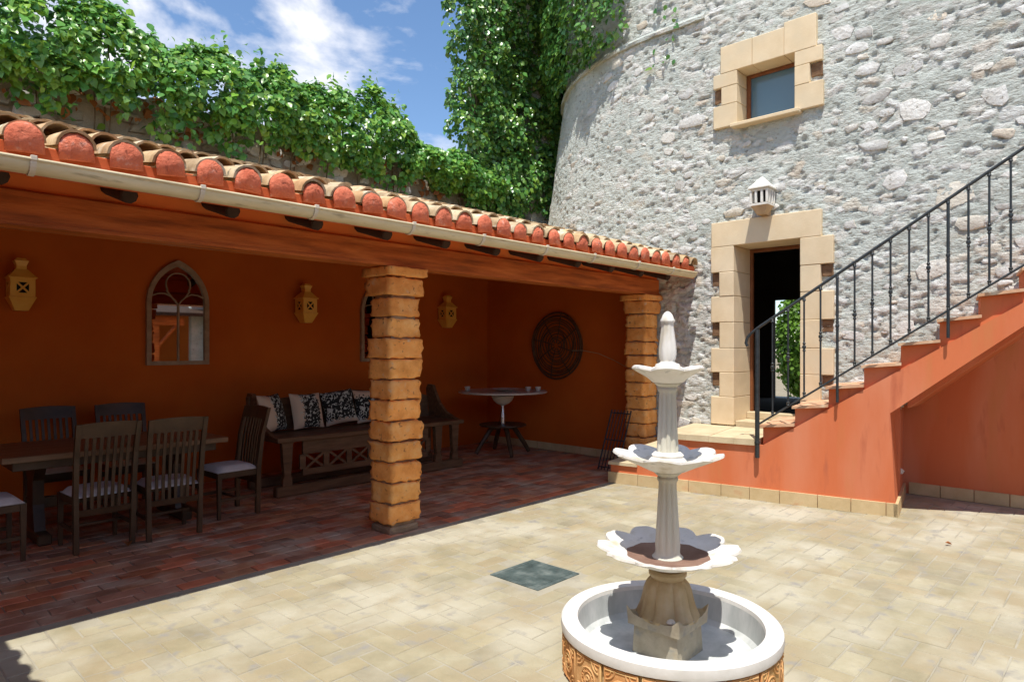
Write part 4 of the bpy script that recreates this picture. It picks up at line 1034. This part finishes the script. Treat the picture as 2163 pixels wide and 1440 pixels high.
# round woven wall hanging
bk = empty('woven_wall_disc', (SE-.03, 6.575, 1.637)); tag(bk, 'large round dark woven twig disc hanging on the portico end wall', 'wall decoration')
for k in range(11):
    r = .10+.0405*k; mb = MB(); rr = random.Random(k)
    pts = [(-.012+.012*math.sin(3*a+k)+rr.uniform(-.004, .004), (r+.010*math.sin(2*a+k*1.7))*math.cos(a), (r+.010*math.sin(2*a+k*1.7))*math.sin(a)) for a in np.linspace(0, 2*PI, 40, endpoint=False)]
    mb.tube(pts, .0085+.006*(k > 8), 6, True, True).build('twig_ring', m_twig, bk, True)
for k in range(8):
    a = 2*PI*k/8+.2; MB().tube([(-.02, .04*math.cos(a), .04*math.sin(a)), (-.032, .27*math.cos(a+.06), .27*math.sin(a+.06)), (-.02, .5*math.cos(a), .5*math.sin(a))], .009, 6).build('spoke', m_twig, bk, True)
rd = MB().tube([(SE-.06, 6.30, 1.56), (SE-.07, 6.05, 1.565), (SE-.07, 5.75, 1.52), (SE-.06, 5.5, 1.43), (SE-.03, 5.25, 1.31)], [.006, .006, .005, .005, .003], 6).build('dry_reed', m_clay, None, True); tag(rd, 'thin pale dry reed arching from the woven disc along the wall', 'reed')

# dining chairs
def make_chair():
    """origin on the floor under the seat centre; the sitter looks to +y, the back is at -y"""
    o = empty('dining_chair', (0, 0, 0)); hw = .20
    for s in (-1, 1):
        MB().prism([(-.195, 0), (-.155, 0), (-.158, .45), (-.198, .75), (-.268, 1.01), (-.30, 1.01), (-.235, .75), (-.203, .45)], lambda y, z: (s*(hw-.018+.014*z), y, z), lambda y, z: (s*(hw+.018+.014*z), y, z)).build('rear_leg', m_dkwood, o)
        MB().prism([(-1, -1), (1, -1), (1, 1), (-1, 1)], lambda a, b: (s*hw+a*.014, .205+b*.014, 0), lambda a, b: (s*hw+a*.02, .205+b*.02, .43)).build('front_leg', m_dkwood, o)
        MB().box(s*hw-.011, s*hw+.011, -.16, .19, .16, .19, .003).build('stretcher', m_dkwood, o)
        MB().box(s*hw-.012, s*hw+.012, -.165, .187, .375, .43, .003).build('seat_rail', m_dkwood, o)
    MB().box(-.185, .185, .195, .217, .375, .43, .003).build('seat_rail', m_dkwood, o)
    MB().box(-.185, .185, .01, .03, .165, .188, .003).build('stretcher', m_dkwood, o)
    def rail_(z0, z1, y0, bow, name, top=0):
        mb = MB(); n = 9; vs = []; fs = []
        for i in range(n):
            x = -.215+.43*i/(n-1); c = bow*(1-(x/.215)**2); zt = z1+top*(1-(x/.215)**2)
            lean = lambda z: y0-(z-z0)*.27
            vs += [(x, lean(z0)-c-.011, z0), (x, lean(z1)-c-.011, zt), (x, lean(z1)-c+.011, zt), (x, lean(z0)-c+.011, z0)]
        for i in range(n-1):
            for k in range(4): a = i*4+k; b = i*4+(k+1) % 4; fs.append((a, b, b+4, a+4))
        fs += [(0, 3, 2, 1), (n*4-4, n*4-3, n*4-2, n*4-1)]
        return mb.add(vs, fs).build(name, m_dkwood, o, True)
    rail_(.90, 1.01, -.248, .022, 'top_rail', .012); rail_(.285, .335, -.172, .012, 'back_rail')
    for k in range(7):
        x = -.15+.05*k; c = lambda b: b*(1-(x/.215)**2)
        MB().prism([(-.176-c(.012), .33), (-.18-c(.013), .45), (-.214-c(.017), .72), (-.250-c(.022), .905)], lambda y, z: (x*(1+.06*z)-.0125, y, z), lambda y, z: (x*(1+.06*z)+.0125, y, z)) if False else None
        pts = [(x*(.94+.07*.3), -.178-c(.012), .33), (x*(.94+.07*.5), -.186-c(.014), .5), (x*(.94+.07*.72), -.212-c(.018), .72), (x*(.94+.07*.9), -.252-c(.022), .91)]
        mb = MB(); vs = []; fs = []
        for p in pts: vs += [(p[0]-.012, p[1]-.006, p[2]), (p[0]+.012, p[1]-.006, p[2]), (p[0]+.012, p[1]+.006, p[2]), (p[0]-.012, p[1]+.006, p[2])]
        for i in range(3):
            for q in range(4): a = i*4+q; b = i*4+(q+1) % 4; fs.append((a, b, b+4, a+4))
        fs += [(0, 3, 2, 1), (12, 13, 14, 15)]; mb.add(vs, fs).build('slat', m_dkwood, o)
    mb = MB(); n = 9; vs = []; fs = []
    for i in range(n):
        for j in range(n):
            u, v = -1+2*i/(n-1), -1+2*j/(n-1); e = (1-abs(u)**5)*(1-abs(v)**5); vs.append((u*(.215-.01*(1-e)), .018+v*(.21-.01*(1-e)), .435+.05*e**.5))
    for i in range(n-1):
        for j in range(n-1): a = i*n+j; fs.append((a, a+n, a+n+1, a+1))
    bd = [i for i in range(n)]+[i*n+n-1 for i in range(1, n)]+[(n-1)*n+j for j in range(n-2, -1, -1)]+[i*n for i in range(n-2, 0, -1)]
    b0 = len(vs)
    for i in bd: vs.append((vs[i][0]*.98, vs[i][1], .43))
    m_ = len(bd)
    for q in range(m_): fs.append((bd[q], bd[(q+1) % m_], b0+(q+1) % m_, b0+q))
    mb.add(vs, fs).build('seat_pad', m_seat, o, True); return o
ch0 = make_chair()
CH = [((1.60, 6.16), 0.05, 'dark slatted dining chair on the courtyard side, nearer the table end'),
      ((2.12, 6.10), -.03, 'dark slatted dining chair on the courtyard side, nearer the bench'),
      ((2.80, 6.42), PI/2+.05, 'dark dining chair seen from its side at the table end by the bench'),
      ((.88, 6.28), -PI/2+.05, 'dark dining chair cut off by the picture edge at the table head'),
      ((1.62, 7.55), PI+.04, 'dark dining chair on the wall side, farther from the mirror'),
      ((2.22, 7.50), PI-.05, 'dark dining chair on the wall side below the arched mirror')]
for k, ((x, y), r, lab) in enumerate(CH):
    o = ch0 if k == 0 else copy_tree(ch0); o.location = (x, y, .004); o.rotation_euler = (0, 0, r); tag(o, lab, 'chair', 'dark wooden dining chairs round the table')
tb = empty('dining_table', (1.85, 6.75, 0)); tag(tb, 'long dark wooden dining table under the portico', 'table')
for k in range(5): MB().box(-.86, .86, -.50+k*.2, -.302+k*.2, .715, .762, .004).build('plank', m_tabletop, tb)
MB().box(-.78, .78, -.42, .42, .64, .7145, .004).build('apron', m_dkwood, tb)
for s in (-1, 1):
    MB().box(s*.55-.05, s*.55+.05, -.33, .33, .004, .09, .012).build('foot', m_dkwood, tb); MB().prism([(-.16, .09), (.16, .09), (.10, .3), (.10, .5), (.2, .6395), (-.2, .6395), (-.10, .5), (-.10, .3)], lambda y, z: (s*.55-.04, y, z), lambda y, z: (s*.55+.04, y, z)).build('leg', m_dkwood, tb)
MB().box(-.509, .509, -.03, .03, .25, .34, .004).build('stretcher', m_dkwood, tb)
# settle
be = empty('carved_settle', (4.73, 6.98, 0)); tag(be, 'carved wooden settle with cushions against the rust wall', 'bench')
BX0, BX1 = -1.33, 1.34; FY_ = -.30
MB().box(BX0+.0, BX1-.0, FY_-.03, FY_+.06, .005, .115, .01).build('floor_rail', m_bench, be); MB().box(BX0, BX1, .30, .38, .005, .115, .01).build('floor_rail', m_bench, be)
for k in range(3): MB().box(BX0-.0, BX1+.0, FY_-.05+k*.225, FY_+.172+k*.225, .585, .635, .006).build('seat_plank', m_bench, be)
def cutout_leg(x): return MB().prism([(-.055, .116), (.055, .116), (.05, .2), (.035, .22), (.05, .36), (.06, .56), (.075, .584), (-.075, .584), (-.06, .56), (-.05, .36), (-.035, .22), (-.05, .2)], lambda a, z: (x+a, FY_-.02, z), lambda a, z: (x+a, FY_+.04, z)).build('leg', m_bench, be)
for x in (BX0+.13, BX1-.42, BX1-.13): cutout_leg(x)
for x in (BX0+.06, BX1-.06): MB().box(x-.035, x+.035, .31, .37, .116, .584, .006).build('leg', m_bench, be)
# apron with pierced crosses
ap = MB(); z0, z1 = .20, .50; xa, xb = BX0+.32, BX1-.58
ap.box(xa, xb, FY_, FY_+.03, z1-.07, z1+.084, .003); ap.box(xa, xb, FY_, FY_+.03, z0, z0+.07, .003)
cells = 6; cw = (xb-xa)/cells
for k in range(cells+1):
    x = xa+k*cw; ap.box(x-.035, x+.035, FY_+.001, FY_+.029, z0+.07, z1-.07, .002)
for k in range(cells):
    c = xa+(k+.5)*cw; hw_, hh = cw/2-.035, (z1-z0)/2-.07; ln = math.hypot(hw_, hh)
    for s in (-1, 1):
        Mx = Matrix.Translation((c, FY_+.015+.004*s, (z0+z1)/2)) @ Matrix.Rotation(s*math.atan2(hh, hw_), 4, 'Y'); ap.box(-ln, ln, -.008, .008, -.014, .014, 0, Mx)
ap.build('pierced_apron', m_bench, be)
# back, scalloped
pts = [(BX0+.05, .636)]+[(BX0+.05+(BX1-BX0-.1)*k/40, .93+.10*math.sin(PI*k/40)+.035*abs(math.sin(3*PI*k/40))) for k in range(41)]+[(BX1-.05, .636)]
MB().prism(pts, lambda x, z: (x, .33+(z-.6)*.12, z), lambda x, z: (x, .365+(z-.6)*.12, z)).build('back_panel', m_bench, be)
for x in (BX0, BX1-.05):
    MB().prism([(-.28, .636), (-.18, .66), (-.02, .72), (.12, .84), (.22, 1.0), (.26, 1.08), (.36, 1.09), (.40, 1.03), (.38, .9), (.34, .75), (.34, .636)], lambda y, z: (x, y, z), lambda y, z: (x+.05, y, z)).build('arm', m_bench, be)
MB().box(BX0-.02, BX0+.04, .30, .37, .636, 1.05, .01).build('end_post', m_bench, be)
# cushions
def make_cushion(w, h, m):
    mb = MB(); n = 15; vs = []; fs = []
    for s in (1, -1):
        for i in range(n):
            for j in range(n):
                u, v = -1+2*i/(n-1), -1+2*j/(n-1)
                e = max(0, (1-u*u))**.45*max(0, (1-v*v))**.45
                px_ = u*(1-.07*(1-v*v)*abs(u)**3); pz = v*(1-.07*(1-u*u)*abs(v)**3)
                vs.append((px_*w/2, s*.085*e, pz*h/2+h/2))
    for s in (0, 1):
        for i in range(n-1):
            for j in range(n-1): a = s*n*n+i*n+j; q = (a, a+1, a+n+1, a+n); fs.append(q if s else q[::-1])
    return mb.add(vs, fs).build('cushion', m, None, True, fix=False)
CU = [(3.64, -.30, .05, (0, -.06, .3), .44, 'cream and black floral cushion at the end of the settle behind the chair'),
      (4.05, .06, -.03, (0, -.10, .13), .43, 'cream and black floral cushion second from the settle end behind the chair'),
      (4.50, .20, .05, (2, .05, .5), .42, 'cream and black floral cushion tilted third along the settle'),
      (4.92, .0, 0, (2, .04, .34), .43, 'cream bordered black floral cushion partly behind the brick pillar')]
for k, (x, tilt, ry, band, sz, lab) in enumerate(CU):
    o = make_cushion(sz, sz, cushion_mat('floral_cloth_%d' % k, band)); o.location = (x, 7.12, .650 if k != 2 else .672); o.rotation_euler = (-.28, (.0, .02, -.12, .01)[k], (.55, .12, -.15, .05)[k]); tag(o, lab, 'cushion', 'floral cushions on the settle')
# round pedestal table in the corner
rtb = empty('pedestal_table', (7.16, 6.96, 0)); tag(rtb, 'round pale topped pedestal table in the portico corner', 'table')
MB().lathe([(.0, .93), (.655, .93), (.67, .937), (.67, .952), (.66, .96), (0, .96)], 64, cap=False).build('top', m_marble, rtb, True)
MB().lathe([(.03, .74), (.09, .765), (.14, .81), (.165, .86), (.17, .885), (.12, .886)], 40).build('bowl_mount', m_ceramic, rtb, True)
MB().lathe([(.06, .8865), (.06, .93)], 24).build('neck', m_dkwood, rtb, True)
MB().lathe([(.05, .46), (.048, .60), (.035, .66), (.03, .7395)], 24).build('stem', m_chrome, rtb, True)
MB().lathe([(.0, .435), (.35, .435), (.355, .447), (.35, .459), (0, .459)], 48, cap=False).build('shelf', m_dkwood, rtb, True)
for k in range(4):
    a = PI/4+k*PI/2+.3; c, s = math.cos(a), math.sin(a)
    MB().tube([(.05*c, .05*s, .43), (.18*c, .18*s, .40), (.33*c, .33*s, .18), (.42*c, .42*s, .03)], [.04, .04, .035, .03], 8).build('leg', m_dkwood, rtb, True)
def small(name, prof, loc, m, lab, cat, grp=None):
    o = MB().lathe(prof, 28).build(name, m, None, True); o.location = loc; tag(o, lab, cat, grp); return o
TT = .961
small('dish', [(.06, 0), (.08, .004), (.17, .022), (.21, .036), (.205, .04), (.15, .024), (.05, .01)], (7.10, 6.85, TT), m_marble, 'wide shallow pale dish in the middle of the round table', 'dish')
for (x, y), lab in (((6.75, 7.30), 'small glass cup on the round table near the settle arm'), ((7.33, 6.60), 'small glass cup on the round table just beyond the dish'), ((7.44, 6.50), 'small glass cup on the round table nearest its outer edge')):
    small('cup', [(.028, 0), (.034, .01), (.045, .06), (.043, .065), (.030, .012)], (x, y, TT), m_marble, lab, 'cup', 'cups on the round table')
# folded wire rack leaning on the second pillar
rk = empty('wire_rack', (7.15, 4.95, 0)); tag(rk, 'dark folded wire rack leaning against the far brick pillar', 'rack')
R0, R1 = Vector((-.09, .0, .02)), Vector((.20, -.02, .78))
for k in range(7):
    off = Vector((0, .05*k-.12, 0)); MB().tube([R0+off, R1+off], .007 if 0 < k < 6 else .011, 6).build('wire' if 0 < k < 6 else 'side_bar', m_iron, rk, True)
for f_ in (.05, .5, .95):
    c = R0.lerp(R1, f_); MB().tube([c+Vector((0, -.12, 0)), c+Vector((0, .18, 0))], .009, 6).build('cross_bar', m_iron, rk, True)
# dry leaves on the floor
for (x, y, s, lab) in ((1.752, 5.90, .07, 'curled orange dry leaf on the floor behind the near chair'), (6.35, 1.10, .045, 'small brown dry leaf on the sunny paving near the stairs'), (1.30, 5.80, .03, 'tiny pale leaf scrap on the floor before the near chair leg')):
    mb = MB(); mb.add([(v[0]*s, v[1]*s, .008+abs(v[0])*s*.9+.25*s*v[1]) for v in LEAF], [tuple(f) for f in LEAFT]); o = mb.build('fallen_leaf', m_dry, None, True, fix=False); o.location = (x, y, .002); o.rotation_euler = (0, 0, x*7); tag(o, lab, 'leaf')

# ------------------------------------------------------------------ side wing (its eave shades the corner of the yard) and rear porch seen in the mirrors
wing = empty('side_wing', (-1, 0, 0)); wing.location = (0, 0, 0); tag(wing, 'low red wing with a tiled eave beside the viewer', 'building')
MB().box(-1.1, -.85, -4.0, 4.0, -.02, 2.6, 0).build('wall', m_red, wing)
wr = MB().prism([(-.13, 2.52), (-3.2, 3.5), (-3.2, 3.42), (-.13, 2.44)], lambda x, z: (x, -4.0, z), lambda x, z: (x, 4.02, z)).build('roof', m_redband, wing)
wt = MB()
for r in range(3):
    for c in range(34):
        me, vs, fs = random.choice(covers); y = -3.9+c*.2312
        M = Matrix.Translation((-.165-r*.36, y, 2.555+r*.115)) @ Matrix.Rotation(PI/2, 4, 'Z') @ Matrix.Rotation(SL-.03, 4, 'X')
        if r == 0: inst('tile', me, wr, M)
        else: wt.add([M @ Vector(v) for v in vs], fs)
o = wt.build('tile_field', m_rooftile, wr, True, fix=False); o['kind'] = 'stuff'
rp_ = empty('rear_porch', (0, 0, 0)); tag(rp_, 'shaded timber porch across the yard seen in the mirror', 'porch')
MB().box(-.6, 9.6, -7.3, -7.1, -.02, 3.2, 0).build('back_wall', m_redin, rp_)
MB().prism([(-4.3, 2.55), (-7.3, 3.4), (-7.3, 3.5), (-4.3, 2.65)], lambda y, z: (-.6, y, z), lambda y, z: (9.6, y, z)).build('roof', m_rafter, rp_)
MB().box(-.6, 7.7, -4.75, -4.55, 2.28, 2.52, .01).build('beam', m_beam, rp_)
for x in (1.0, 3.9, 6.9):
    MB().box(x-.1, x+.1, -4.75, -4.55, -.02, 2.279, .01).build('post', m_beam, rp_)
    for s in (-1, 1): MB().tube([(x+s*.09, -4.65, 1.65), (x+s*.6, -4.65, 2.27)], .05, 6).build('brace', m_beam, rp_)
# shrub in the sunny garden beyond the tower's far door
shb = empty('garden_shrub', (17.2, 5.95, 0)); tag(shb, 'bright green garden shrub seen through the doorway', 'shrub')
P = []; Q = []
for k in range(5200):
    v = RNG.normal(0, 1, 3); v /= np.linalg.norm(v); r = RNG.uniform(.75, 1.0)+.12*noise.noise(Vector(v*3))
    P.append((.95*v[0]*r, .85*v[1]*r, 1.75+1.55*v[2]*r)); Q.append((v[0], v[1], v[2]+.4))
PP = np.array(P)+np.array((0, 0, 0)); Q = np.array(Q)
side, tip, nn = leaf_frames(PP, Q/np.linalg.norm(Q, axis=1)[:, None], .2, RNG); Rm = np.stack([side, tip, nn], axis=2)
VV = np.einsum('nij,kj->nki', Rm, LEAF)*.12+PP[:, None, :]; FF = (LEAFT[None]+(np.arange(len(PP))*len(LEAF))[:, None, None]).reshape(-1, 3)
o = link(bpy.data.objects.new('crown', fast_mesh('crown', VV.reshape(-1, 3), FF, m_shrub, True)), shb); o['kind'] = 'stuff'
MB().tube([(0, 0, 0), (.03, 0, .6), (0, .04, 1.6)], [.07, .06, .03], 8).build('trunk', m_stem, shb, True)
